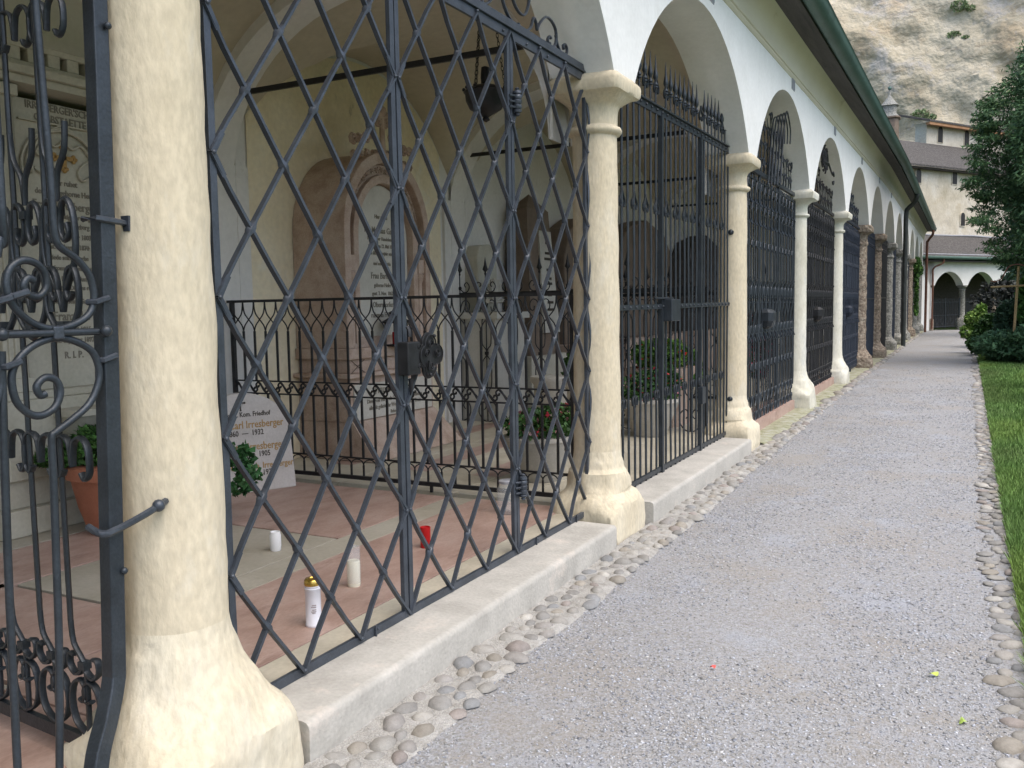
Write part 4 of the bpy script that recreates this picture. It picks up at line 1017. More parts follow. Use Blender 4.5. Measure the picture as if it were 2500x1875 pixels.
lines([("IRRESBERGER'SCHE", 2.895, .068), ("GRABSTAETTE", 2.825, .068), ("Hier ruhet", 2.42, .052), ("der Wohlgeborne Herr", 2.355, .052), ("Franz Irresberger", 2.27, .078), ("magist: eingestigeber Bürger", 2.20, .044), ("Kaufmann in Salzburg", 2.14, .046),
       ("geb. 14. Oktober 1803", 2.07, .046), ("gest. 9. August 1870", 2.00, .046), ("Friede seiner Asche", 1.93, .044), ("mit fromm. Zuversicht", 1.86, .044), ("zum Dankesblum", 1.79, .046), ("bei Gott zu Dir uns rufe", 1.73, .044),
       ("im folgte seine Gattin", 1.64, .046), ("Franziska", 1.54, .085), ("geb. 22. Juli 1815", 1.45, .048), ("gest. 6. Januar 1892", 1.38, .048), ("R. I. P.", 1.28, .065)], -5.357, 3.95, m1)
mb = MB(); mb.lathe((-5.20, 3.86, .80), [(.03, -.14), (.06, -.13), (.05, -.10), (.09, -.08), (.10, -.04, 3), (.15, .02, 4), (.17, .08, 5), (.19, .10, 6), (.19, .14, 6), (.16, .145, 6)], 20)
obj('console_bowl', mb, 'grave_grey', m1, smooth=40)
# 2 pink marble monument of the second bay
m2 = thing('arched_monument', (-5.3, 7.18, .17), 'pink marble monument with round-arched pale inscription slab and carved border', 'grave monument')
yc = 7.18
def archpoly(hw, z0, zsp, top, n=20, c=yc):
    return [(c-hw, z0)]+[(c-hw*math.cos(PI*i/n), zsp+(top-zsp)*math.sin(PI*i/n)) for i in range(n+1)]+[(c+hw, z0)]
def archring(mb, ho, hi, z0, zsp, to, ti, x0_, x1_, n=20, c=yc):
    A = archpoly(ho, z0, zsp, to, n, c); B = archpoly(hi, z0, zsp, ti, n, c); k = len(A)
    vs = [(x1_, *p) for p in A]+[(x1_, *p) for p in B]+[(x0_, *p) for p in A]+[(x0_, *p) for p in B]
    fs = []
    for i in range(k-1):
        fs += [(i, i+1, k+i+1, k+i), (i, 2*k+i, 2*k+i+1, i+1), (k+i, k+i+1, 3*k+i+1, 3*k+i)]
    fs += [(0, k, 3*k, 2*k), (k-1, 3*k-1, 4*k-1, 2*k-1)]
    mb.add(vs, fs)
mb = MB(); archring(mb, .715, .625, 1.20, 2.28, 3.06, 2.955, -5.60, -5.0); archring(mb, .625, .53, 1.20, 2.26, 2.95, 2.85, -5.60, -5.075)
archring(mb, .53, .455, 1.20, 2.24, 2.85, 2.77, -5.6, -5.035)
mb.prism(archpoly(.455, 1.15, 2.24, 2.77), 'X', -5.6, -5.12)
obj('arch_frame', mb, 'grave_pink', m2, smooth=30, bevel=.006)
mb = MB()
for sg in (-1, 1):
    y = yc+sg*.577; mb.lathe((-5.06, y, 1.20), [(.05, 0), (.05, .03), (.035, .05), (.035, .62), (.05, .65), (.055, .70), (.04, .72)], 12)
    mb.box(-5.14, -5.02, y-.055, y+.055, 1.92, 2.06)
obj('side_columns', mb, 'grave_pink', m2, smooth=40)
mb = MB(); mb.prism(archpoly(.44, 1.30, 2.24, 2.755), 'X', -5.12, -5.105)
obj('inscription_slab', mb, 'grave_pale', m2)
mb = MB()                                   # leafy carving in the arch band
for i in range(46):
    t = PI*(i+.5)/46 if i < 46 else 0; y = yc-.577*math.cos(t); z = 2.26+.64*math.sin(t)
    mb.sweep([(-5.07, y+p, z+q) for p, q in spiral((0, 0), .03, .006, i*1.3, i*1.3+3.2*PI*(1 if i % 2 else -1), 9)], .006, .010, ax=AX, n=5)
for sg in (-1, 1):
    for q in range(5):
        y = yc+sg*(.06+.10*q); z = 3.13+.22*math.exp(-(q*.9))
        mb.sweep([(-5.06, y+a, z+b) for a, b in spiral((0, 0), .055, .012, 1+q, 1+q+sg*3.4*PI, 12)], .012, .02, ax=AX, n=5)
        mb.sweep([(-5.06, y+a, 3.02+.03*q*-.6+b) for a, b in spiral((0, .04), .04, .012, q, q+sg*3*PI, 10)], .010, .02, ax=AX, n=5)
mb.sweep([(-5.06, yc, 3.04), (-5.06, yc, 3.30), (-5.06, yc, 3.44)], .035, .03, n=6, taper=(1, .6)); mb.ball((-5.06, yc, 3.46), .05, 6)
for sg in (-1, 1): mb.sweep([(-5.06, yc, 3.40), (-5.06, yc+sg*.09, 3.44)], .03, .025, ax=AX, n=6)
obj('carved_ornament', mb, 'grave_pink', m2, smooth=60)
mb = MB(); mb.box(-5.6, -4.98, yc-.74, yc+.74, 1.10, 1.20); mb.box(-5.6, -5.02, yc-.70, yc+.70, .97, 1.10); mb.box(-5.6, -4.94, yc-.78, yc+.78, .93, .97)
mb.box(-5.6, -5.0, yc-.71, yc+.71, .52, .93)
mb.add([(-5.6, yc-.72, .17), (-4.70, yc-.74, .17), (-4.70, yc+.80, .17), (-5.6, yc+.80, .17), (-5.6, yc-.70, .52), (-4.98, yc-.70, .52), (-4.98, yc+.70, .52), (-5.6, yc+.70, .52)],
       [(0, 3, 2, 1), (4, 5, 6, 7), (0, 1, 5, 4), (1, 2, 6, 5), (2, 3, 7, 6)])
obj('pedestal', mb, 'grave_pink', m2, bevel=.006)
mb = MB(); mb.box(-5.01, -4.985, yc-.66, yc+.66, .53, .86); obj('lower_slab', mb, 'grave_pale', m2)
lines([("Hier ruhen", 2.45, .055), ("Hr. Mathias Gschn", 2.32, .085), ("bürgerlicher Handelsmann", 2.24, .05), ("welcher am 12. Mai 1851", 2.17, .05), ("im 68. Lebensjahr starb", 2.10, .05), ("und seine Gattin", 2.0, .05), ("Frau Barbara", 1.88, .085),
       ("geborne Hofer", 1.79, .055), ("gest. 3. Nov. 1862", 1.71, .055), ("Oberndorfer", 1.60, .075), ("ruhen in Frieden", 1.50, .07)], -5.103, yc, m2)
lines([("Frau Marie Gschn", .79, .11), ("Diese Frau wurde als Gattin und Mutter selbstlos", .69, .055), ("allezeit geliebt, ihr Wohlsein werde uns Trost", .625, .055), ("Ruhe sanft.", .56, .05)], -4.983, yc, m2)
mb = MB()
for q, (y, z) in enumerate(((6.62, 1.03),)):
    for a in range(4): mb.sweep([(-5.012, y-.10+.2*(a % 2), z-.06), (-5.012, y-.10+.2*((a+1) % 2), z+.06)], .003, .004, ax=AX, n=4)
obj('carved_mark', mb, 'ink', m2)
# small round-topped gravestone in front
sg_ = thing('small_gravestone', (-4.85, 4.996, .17), 'whitish round-topped gravestone with cross and gold names on the pink floor', 'gravestone')
u_ = Vector((.44, .90, 0)).normalized(); n_ = Vector((u_.y, -u_.x, 0)); c0 = Vector((-4.85, 4.996, .17))
prof = [(-.385, 0), (-.375, .46)]+[(-.375*math.cos(PI*i/20), .46+.30*math.sin(PI*i/20)) for i in range(1, 20)]+[(.375, .46), (.385, 0)]
V = []
for d in (0, -.07):
    for a, b in prof: p = c0+u_*a+n_*(d-.10*b/.76)+Vector((0, 0, b)); V.append(tuple(p))
k = len(prof); mb = MB(); mb.add(V, [tuple(range(k)), tuple(range(k, 2*k))[::-1]]+[(i, i+k, (i+1) % k+k, (i+1) % k) for i in range(k)])
obj('slab', mb, 'small_grave', sg_, bevel=.006)
un = Vector((n_.x*-.13, n_.y*-.13, 1)).normalized(); nn = u_.cross(un).normalized()
if nn.dot(n_) < 0: nn = -nn
def gt(s_, a, b, size, m, al='CENTER'):
    p = c0+u_*a+n_*(-.10*b/.76+.002)+Vector((0, 0, b)); text(s_, size, p, u_, un, nn, m, sg_, .0015, sx=.80, align=al, bold=.001)
for (s_, a, b, z_, m) in [("k.u.k. Kom. Friedhof", .02, .595, .052, 'ink'), ("Ing. Carl Irresberger", .02, .515, .082, 'gold'), ("1860  —  1932", -.02, .452, .060, 'ink'), ("Charlotte Irresberger", .0, .345, .082, 'gold'),
                        ("1868  —  1905", .02, .285, .060, 'ink'), ("Anna Glock geb. Irresberger", .03, .195, .068, 'gold'), ("1892  —  1970", .04, .14, .060, 'ink')]: gt(s_, a+.03, b, z_, m)
mb = MB(); pc = c0+n_*(-.10*.68/.76+.004)+Vector((0, 0, .685))+u_*-.01
for d, l in ((un, .045), (-un, .055), (u_, .035), (-u_, .035)):
    mb.sweep([pc, pc+d*l], .005, .003, ax=tuple(nn), sq=True); mb.ball(tuple(pc+d*l), .008, 4)
obj('cross', mb, 'ink', sg_)
# bay three stones
ob_ = thing('obelisk', (-5.35, 11.05, .15), 'tall brown obelisk-topped gravestone with pale text panel behind the black railing', 'grave monument')
mb = MB(); mb.add([(-5.6, 10.62, .9), (-5.15, 10.62, .9), (-5.15, 11.55, .9), (-5.6, 11.55, .9), (-5.5, 10.72, 2.88), (-5.25, 10.72, 2.88), (-5.25, 11.40, 2.88), (-5.5, 11.40, 2.88), (-5.38, 11.05, 3.10)],
       [(0, 1, 5, 4), (1, 2, 6, 5), (2, 3, 7, 6), (3, 0, 4, 7), (4, 5, 8), (5, 6, 8), (6, 7, 8), (7, 4, 8)])
obj('shaft', mb, 'dark_grave', ob_)
mb = MB(); mb.box(-5.6, -5.05, 10.4, 11.8, .15, .9); obj('plinth', mb, 'grave_grey', ob_, bevel=.01)
mb = MB(); mb.add([(-5.13, 10.98, 1.2), (-5.13, 11.50, 1.2), (-5.215, 11.40, 2.6), (-5.215, 11.02, 2.6), (-5.16, 10.98, 1.2), (-5.16, 11.5, 1.2), (-5.24, 11.4, 2.6), (-5.24, 11.02, 2.6)], [(0, 1, 2, 3), (0, 4, 5, 1), (1, 5, 6, 2), (2, 6, 7, 3), (3, 7, 4, 0)])
pn = obj('text_panel', mb, 'grave_pale', ob_)
mb = MB()
for q, (z, wd) in enumerate(((2.42, .10), (2.28, .16), (2.2, .22), (2.05, .12), (1.93, .18), (1.86, .2), (1.70, .14), (1.60, .2), (1.5, .22))):
    x_ = -5.128-(z-1.2)*.0607
    for e in range(int(wd/.022)): mb.box(x_-.002, x_+.003, 11.24-wd/2+e*.022, 11.24-wd/2+e*.022+.013, z, z+.035)
obj('engraving', mb, 'ink', ob_)
st = thing('rounded_gravestone', (-5.4, 9.98, .15), 'low grey gravestone with rounded tablet and carved shell ornament', 'gravestone')
mb = MB(); mb.prism([(9.62, 1.5), (9.62, 2.2), (9.70, 2.33), (9.95, 2.36), (10.12, 2.28), (10.16, 1.5)], 'X', -5.6, -5.40); obj('tablet', mb, 'grave_grey', st, bevel=.02)
mb = MB(); mb.box(-5.6, -5.1, 9.5, 10.3, .15, 1.5); mb.box(-5.6, -5.05, 9.45, 10.35, 1.42, 1.5)
for q in range(9):
    a_ = PI*q/8; mb.sweep([(-5.2, 9.66, 1.62), (-5.18, 9.66+.20*math.cos(a_), 1.64+.28*math.sin(a_))], .03, .03, n=6, taper=(.4, 1))
obj('pedestal', mb, 'grave_pale', st, smooth=40)
# dark monuments deeper in, the wide ones enlarged to darken the bays
for (y, w_, h, c_, lab) in ((15.6, 3.1, 3.1, 'dark_grave', 'dark brown monument behind the spear gate, widened to darken the bay'), (19.8, 3.1, 3.1, 'eave_shade', 'dark arched monument behind the wavy ornate gate, widened to darken the bay'), (12.6, 1.5, 2.9, 'dark_grave', 'brown pointed monument right of the obelisk in shadow')):
    t = thing('dark_monument', (-5.4, y, .1), lab, 'grave monument')
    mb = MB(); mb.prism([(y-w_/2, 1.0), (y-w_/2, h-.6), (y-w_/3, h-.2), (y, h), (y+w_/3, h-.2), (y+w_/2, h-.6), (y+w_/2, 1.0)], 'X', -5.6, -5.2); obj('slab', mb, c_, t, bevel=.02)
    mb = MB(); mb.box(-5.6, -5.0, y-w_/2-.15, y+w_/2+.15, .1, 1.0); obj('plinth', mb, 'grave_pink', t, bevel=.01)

# hanging oil lamp on chains
lp = thing('hanging_lamp', (-3.2, 5.86, 3.1), 'dark bronze hanging lamp bowl on three chains behind the lattice gate', 'hanging lamp')
cL = (-3.2, 5.87, 3.08)
mb = MB(); mb.lathe(cL, [(.004, -.155), (.03, -.14), (.02, -.12), (.05, -.10), (.12, -.06), (.148, .0), (.152, .05), (.165, .06), (.15, .075), (.10, .10), (.07, .11)], 20); obj('bowl', mb, 'black_iron', lp, smooth=50)
mb = MB()
for i in range(12): a_ = 2*PI*i/12; mb.ball((cL[0]+.16*math.cos(a_), cL[1]+.16*math.sin(a_), cL[2]+.08), .014, 4)
mb.lathe(cL, [(.03, .08), (.035, .17), (.03, .24), (.01, .25)], 10)
obj('rim_ornament', mb, 'black_iron', lp, smooth=50)
for i in range(3):
    mb = MB(); a_ = 2*PI*i/3+.5; p0 = Vector((cL[0]+.15*math.cos(a_), cL[1]+.15*math.sin(a_), cL[2]+.07)); p1 = Vector((cL[0]+.01, cL[1], 4.15)); n = 34
    for q in range(n):
        c = p0+(p1-p0)*((q+.5)/n); d = (p1-p0)/n*.62; ax = Vector((1, 0, 0)) if q % 2 else Vector((0, 1, 0))
        mb.sweep([c+d*math.cos(t)+ax*.010*math.sin(t) for t in [2*PI*e/8 for e in range(9)]], .0028, .0028, n=4)
    obj('chain', mb, 'black_iron', lp)

# ------------------------------------------------------------------ candles, jar, lantern
def lathe_part(name, c, prof, m, par, n=24, sm=50):
    mb = MB(); mb.lathe(c, prof, n); return obj(name, mb, m, par, smooth=sm)
c = (-2.52, 2.955, .170)
t = thing('grave_candle', c, 'tall white grave candle with a shiny gold lid on the pink floor', 'candle')
lathe_part('candle_body', c, [(.034, 0), (.036, .004), (.036, .012), (.034, .014), (.034, .165), (.036, .167), (.036, .172), (.033, .174), (.036, .178), (.036, .184)], 'wax_white', t)
lathe_part('candle_lid', c, [(.036, .184), (.037, .192), (.036, .205), (.030, .213), (.018, .214), (.015, .210), (.003, .210)], 'brass', t)
mb = MB()
for q, (z, wd) in enumerate(((.098, .02), (.090, .024), (.078, .022), (.070, .026), (.064, .018))):
    for e in range(int(wd/.004)):
        a_ = math.radians(-44)+(e-int(wd/.008))*.11; mb.box(c[0]+.0343*math.cos(a_)-.0006, c[0]+.0343*math.cos(a_)+.0006, c[1]+.0343*math.sin(a_)-.0012, c[1]+.0343*math.sin(a_)+.0012, c[2]+z, c[2]+z+.004)
obj('printed_label', mb, 'rust', t)
c = (-2.70, 3.48, .170)
t = thing('grave_candle', c, 'cream wax candle in a tall clear plastic sleeve, middle of the pink floor', 'candle')
lathe_part('candle_wax', c, [(.030, 0), (.032, .006), (.0325, .125), (.028, .132), (.004, .130)], 'wax_cream', t)
lathe_part('plastic_sleeve', c, [(.0335, .02), (.0345, .20)], 'clear', t)
c = (-2.76, 4.235, .170)
t = thing('grave_candle', c, 'short red grave candle standing behind the door leaf', 'candle')
lathe_part('candle_body', c, [(.028, 0), (.030, .004), (.031, .120), (.028, .122), (.026, .112), (.004, .110)], 'red', t)
c = (-3.53, 3.83, .168)
t = thing('grave_candle', c, 'small white votive cup on the grey slab, farthest candle to the left', 'candle')
lathe_part('candle_body', c, [(.027, 0), (.031, .006), (.031, .022), (.033, .026), (.033, .090), (.030, .100), (.029, .112), (.026, .112), (.025, .1), (.003, .1)], 'white_plastic', t)
c = (-2.72, 5.19, .170)
t = thing('glass_jar', c, 'empty clear glass jar beside the right fixed panel of the lattice gate', 'jar')
lathe_part('jar_glass', c, [(.066, 0), (.070, .01), (.070, .17), (.055, .19), (.052, .21)], 'glass', t)
lathe_part('metal_rim', c, [(.053, .205), (.056, .212), (.056, .222), (.05, .226)], 'vent', t)
c = (-4.84, 7.17, 1.12)
t = thing('grave_lantern', (-5.05, 7.17, 1.2), 'black metal grave lantern with red candle in front of the inscription slab', 'lantern')
mb = MB(); x_, y_ = -4.93, 7.14
for a in (-.075, .075):
    for b in (-.075, .075): mb.box(x_+a-.006, x_+a+.006, y_+b-.006, y_+b+.006, 1.20, 1.42)
mb.box(x_-.085, x_+.085, y_-.085, y_+.085, 1.195, 1.215); mb.lathe((x_, y_, 1.42), [(.12, 0, 12), (.125, .01, 12), (.05, .06, 12), (.05, .09, 12), (.065, .10, 12), (.01, .135, 8)], 16)
obj('lantern_frame', mb, 'black_iron', t)
lathe_part('candle', (x_, y_, 1.215), [(.04, 0), (.04, .12)], 'red', t)

# ------------------------------------------------------------------ pots and plants
def pot(name, c, prof, m, label, cat='planter', group=None):
    t = thing(name, c, label, cat, group); lathe_part('pot_body', c, prof, m, t, 32, 40)
    r = prof[-1][0]; mb = MB(); mb.lathe((c[0], c[1], c[2]+prof[-1][1]-.05), [(r*.97, 0), (.01, .01)], 20); obj('potting_soil', mb, 'soil', t); return t
def foliage(name, blobs, n, size, cols, label=None, cat='plant', parent=None, flowers=None, shape=2.0, droop=0, group=None, shell=.55, seed=1, sizes=None):
    """many small pointed leaves through a set of ellipsoids (cx,cy,cz,rx,ry,rz)"""
    r = np.random.default_rng(seed); vol = np.array([b[3]*b[4]*b[5] for b in blobs])**(2/3); cnt = (n*vol/vol.sum()).astype(int)+1
    P = []; 
    for b, k in zip(blobs, cnt):
        d = r.normal(0, 1, (k, 3)); d /= np.linalg.norm(d, axis=1)[:, None]; rad = shell+(1-shell)*r.random(k)**.6
        bump = 1+.18*np.sin(d[:, 0]*7+b[0]*5)*np.sin(d[:, 1]*6+b[2])*np.cos(d[:, 2]*8)
        P.append(np.stack([b[0]+d[:, 0]*b[3]*rad*bump, b[1]+d[:, 1]*b[4]*rad*bump, b[2]+d[:, 2]*b[5]*rad*bump], 1))
        P[-1] = np.concatenate([P[-1], d], 1)
    A = np.concatenate(P); p, d = A[:, :3], A[:, 3:]; N = len(p)
    dirv = d*.8+r.normal(0, .55, (N, 3)); dirv[:, 2] -= droop; dirv /= np.linalg.norm(dirv, axis=1)[:, None]
    side = np.cross(dirv, r.normal(0, 1, (N, 3))); side /= np.linalg.norm(side, axis=1)[:, None]
    s = size*(.6+.8*r.random(N)); L = dirv*(s*shape)[:, None]; W = side*(s*.5)[:, None]; up = np.cross(side, dirv)*(s*.18)[:, None]
    V = np.stack([p-L*.5, p-W-L*.05+up, p+L*.5, p+W-L*.05+up], 1).reshape(-1, 3)
    Fc = np.arange(4*N).reshape(-1, 4)
    ci = r.integers(0, len(cols), N); c = np.array(cols)[ci]*(.75+.5*r.random(N))[:, None]
    if flowers is not None:
        f = r.random(N) < flowers[0]; c[f] = np.array(flowers[1])[r.integers(0, len(flowers[1]), f.sum())]
    ob = npmesh(name, V, Fc, 'leaf', np.repeat(c, 4, 0), parent)
    if label: tag(ob, label, cat, group)
    return ob
G1 = [(.05, .12, .03), (.07, .16, .04), (.035, .085, .025)]; G2 = [(.10, .22, .04), (.14, .28, .06), (.06, .16, .03)]
POTP = [(.16, 0), (.17, .02), (.215, .18), (.245, .34), (.25, .36), (.275, .365), (.28, .44), (.255, .45)]
pot('terracotta_pot', (-4.80, 3.80, .17), [(a*1.12, b*1.0) for a, b in POTP], 'terracotta', 'large terracotta pot with a low green shrub seen between the scroll gate and the column')
foliage('potted_shrub', [(-4.80, 3.80, .72, .30, .30, .14), (-5.0, 3.62, .66, .24, .2, .07), (-4.75, 3.9, .80, .2, .2, .12)], 7600, .020, G2[2:]+G1, 'feathery green shrub growing in the left terracotta pot', shape=2.4, seed=3)
pot('terracotta_pot', (-4.42, 4.02, .17), [(a*.80, b*.82) for a, b in POTP], 'terracotta', 'terracotta pot mostly hidden behind the nearest column, under hanging ivy')
foliage('ivy_plant', [(-4.36, 4.05, .60, .20, .22, .12), (-4.18, 4.20, .62, .12, .12, .09), (-4.10, 4.22, .50, .08, .09, .08), (-4.16, 4.20, .42, .07, .08, .06)], 1100, .038, [(.03, .10, .03), (.05, .15, .05), (.09, .2, .08)], 'dark ivy hanging over the hidden terracotta pot', shape=1.15, seed=4, shell=.3)
PP = [(.15, 0), (.16, .01), (.24, .22), (.285, .33), (.30, .335), (.30, .36), (.285, .365)]
def bowl(c, s, lab, lab2, fl, sd, h=.16, grp=None):
    pot('stone_bowl', c, [(a*s, b*s) for a, b in PP], 'planter', lab)
    foliage('flowering_plant', [(c[0], c[1], c[2]+.36*s+h*.55, .30*s, .30*s, h), (c[0]+.1, c[1]+.1, c[2]+.36*s+h*.9, .2*s, .2*s, h*.9)], 2600, .030, G1+[(.05, .12, .04)], lab2, flowers=(fl*.6, [(.45, .05, .06), (.6, .25, .3), (.4, .03, .05), (.65, .45, .45)]), shape=1.5, seed=sd)
bowl((-3.02, 6.35, .165), 1.0, 'grey conical stone bowl on the floor just behind the first railing', 'low plant with small red and pink flowers in the bowl behind the railing', .16, 5, .14)
bowl((-2.98, 9.0, .165), 1.1, 'round grey stone bowl behind the spear gate', 'green plant with red flowers in the round bowl behind the spear gate', .14, 6, .2)
pot('stone_trough', (-4.2, 9.15, .165), [(.2, 0), (.2, .5), (.24, .55), (.24, .6)], 'grave_pale', 'pale stone pedestal pot near the second railing')
foliage('potted_shrub', [(-3.35, 8.2, .95, .25, .25, .18)], 2500, .035, G1, 'dark green bush standing on the pale pedestal behind the lattice gate', shape=1.5, seed=7)
pot('stone_trough', (-3.35, 8.2, .165), [(.22, 0), (.22, .55), (.27, .6), (.27, .66)], 'grave_pale', 'tall pale pedestal pot under the dark green bush')
pot('pink_trough', (-3.3, 10.4, .1), [(.3, 0, 8), (.32, .55, 8), (.36, .62, 8), (.36, .7, 8)], 'grave_pink', 'square pink marble planter inside the third chapel')
foliage('flowering_plant', [(-3.3, 10.4, .95, .36, .42, .2), (-3.15, 10.9, .75, .24, .24, .26)], 3200, .045, G2+[(.16, .28, .05)], 'bright green geranium with red blossoms in the pink planter', flowers=(.02, [(.8, .03, .02), (.8, .10, .05)]), shape=1.2, seed=8)
foliage('flowering_plant', [(-2.75, 12.1, .75, .22, .35, .25)], 2200, .04, G1, 'pink flowering plant inside the third chapel, right of the geranium', flowers=(.45, [(.6, .2, .25), (.7, .35, .4), (.5, .1, .15)]), shape=1.3, seed=9)
foliage('flowering_plant', [(-2.7, 11.0+2.2, .95, .25, .3, .5)], 2600, .045, [(.05, .06, .05)], 'tall dark pink flowers behind the wavy ornate gate', flowers=(.35, [(.35, .06, .12), (.4, .15, .22), (.25, .02, .04)]), shape=1.3, seed=10)

# ------------------------------------------------------------------ the far end: cross arcade, catacomb house, cliff
P0 = Vector((-1.5, 51.6, 0)); UU = Vector((.54, .84, 0)).normalized(); NN = Vector((UU.y, -UU.x, 0))
def W(s, d, z): p = P0+UU*s-NN*d; return (p.x, p.y, z)
def wbox(mb, s0, s1, d0, d1, z0, z1):
    c = [(s0, d0), (s1, d0), (s1, d1), (s0, d1)]
    mb.add([W(a, b, z0) for a, b in c]+[W(a, b, z1) for a, b in c], [(0, 3, 2, 1), (4, 5, 6, 7), (0, 1, 5, 4), (1, 2, 6, 5), (2, 3, 7, 6), (3, 0, 4, 7)])
ea = thing('cross_arcade', (-1.5, 51.6, 0), 'low white arcade closing the far end of the path, with grey shingle roof', 'arcade')
SPc = 2.86; mb = MB(); n = 16
def ez(s): 
    q = (s+.13) % SPc; hw = SPc/2-.19; d = abs(q-SPc/2)
    if d > hw: return None
    R = (hw*hw+.74**2)/(2*.74); return 2.36+.74-R+math.sqrt(R*R-d*d)
for k in range(-1, 7):
    a, b = k*SPc-.13+.19, (k+1)*SPc-.13-.19; prev = None
    for i in range(n+1):
        s = a+(b-a)*(1-math.cos(PI*i/n))/2; d = abs(s-(a+b)/2); hw = (b-a)/2; R = (hw*hw+.74**2)/(2*.74); z = 2.36+.74-R+math.sqrt(max(0, R*R-d*d))
        mb.v += [W(s, 0, z), W(s, 0, 3.62), W(s, .42, z), W(s, .42, 3.62)]; m_ = len(mb.v)
        if prev: mb.f += [(prev-4, m_-4, m_-3, prev-3), (prev-2, m_-2, m_-1, prev-1), (prev-4, prev-2, m_-2, m_-4)]
        prev = m_
    wbox(mb, b, b+.38, 0, .42, 2.36, 3.62)
wbox(mb, -1.0, -.04, 0, .42, .0, 3.62)
obj('wall', mb, 'white', ea, smooth=30)
mb = MB(); wbox(mb, -6, 20, 2.9, 3.3, 0, 5.2); obj('back_wall', mb, 'eave_shade', ea)  # dark colour paints the shade inside the far arches
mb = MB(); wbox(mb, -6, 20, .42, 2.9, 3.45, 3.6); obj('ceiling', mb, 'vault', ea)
mb = MB(); mb.add([W(-6, -.35, 3.86), W(20, -.35, 3.86), W(20, 3.1, 5.36), W(-6, 3.1, 5.36), W(-6, -.35, 3.78), W(20, -.35, 3.78), W(20, 3.1, 5.25), W(-6, 3.1, 5.25)], [(0, 1, 2, 3), (4, 5, 6, 7), (0, 1, 5, 4), (2, 3, 7, 6), (0, 3, 7, 4), (1, 2, 6, 5)])
rf2 = obj('roof', mb, 'shingle', ea)
mb = MB(); mb.sweep([W(s, 3.0, 5.36+.03*math.sin(s)) for s in range(-6, 21, 2)], .05, .05, n=6); mb.sweep([W(s, -.1, 4.0) for s in (-6, 7, 20)], .035, .02, n=6)
obj('flashing', mb, 'vent', rf2)
mb = MB(); mb.sweep([W(s, -.42, 3.80) for s in (-6, 7, 20)], .09, .10, n=10); obj('gutter', mb, 'copper', rf2)
mb = MB(); wbox(mb, -6, 20, -.36, .0, 3.60, 3.66); obj('eaves', mb, 'eave_shade', ea)
for k in range(0, 7):
    s = k*SPc-.13+.0; c = W(s+.0, .2, 0)
    mb = MB(); mb.lathe(c, [(.26, .0, 9), (.27, .55, 9), (.24, .60, 5), (.20, .66), (.175, .72), (.17, 1.2), (.155, 2.1), (.19, 2.14), (.16, 2.18), (.2, 2.25), (.24, 2.28, 10), (.25, 2.37, 10)], 16)
    mb.v = [(v[0]+.012*noise.noise((v[0]*5, v[1]*5, v[2]*5)), v[1]+.012*noise.noise((v[0]*5+3, v[1]*5, v[2]*5)), v[2]) for v in mb.v]
    obj('column', mb, 'rough' if k != 1 else 'roughgrey', ea, smooth=50)
def far_gate(k, label, H=1.66):
    a, b = k*SPc+.06, (k+1)*SPc-.32; t = thing('low_gate', W((a+b)/2, .2, .12), label, 'gate')
    mb = MB()
    for z in (.18, .78, H-.18): mb.sweep([W(a, .2, z), W(b, .2, z)], .02, .02, n=4)
    for s in (a, (a+b)/2, b): mb.sweep([W(s, .2, .1), W(s, .2, H+.05)], .03, .03, n=4)
    obj('frame', mb, 'iron2', t)
    mb = MB()
    for i in range(17):
        s = a+(b-a)*(i+.5)/17; mb.sweep([W(s, .2, .16), W(s, .2, H+.02*(i % 2))], .012, .012, n=4)
        if i % 3 == 0: mb.sweep([W(s+.14*math.cos(q), .2, .45+.14*math.sin(q)) for q in [2*PI*e/10 for e in range(11)]], .01, .01, n=4)
    obj('bars', mb, 'iron2', t)
far_gate(0, 'low dark iron gate in the arch that closes the end of the path')
for k in (1, 2): far_gate(k, ['', 'low dark gate in the second cross arcade arch, behind the bushes', 'low dark gate in the third cross arcade arch, behind the yew'][k])
mb = MB(); mb.prism([(0, 0)]*3, 'X', 0, .01) if False else None
t = thing('pale_stele', W(.9, 2.7, 0), 'pale plain stone slab standing against the back wall of the far arch', 'grave monument')
mb = MB(); wbox(mb, .62, 1.35, 2.6, 2.85, .1, 2.35); obj('slab', mb, 'cove', t, bevel=.02)
# downpipe at the far corner
mb = MB(); mb.sweep(smooth_pts([W(.1, -.45, 3.75), W(.1, -.40, 3.5), W(-.25, -.12, 3.25), W(-.25, -.10, 2.6), W(-.25, -.10, .1)], 4), .045, .045, n=8); obj('downpipe', mb, 'rust', ea, smooth=60)

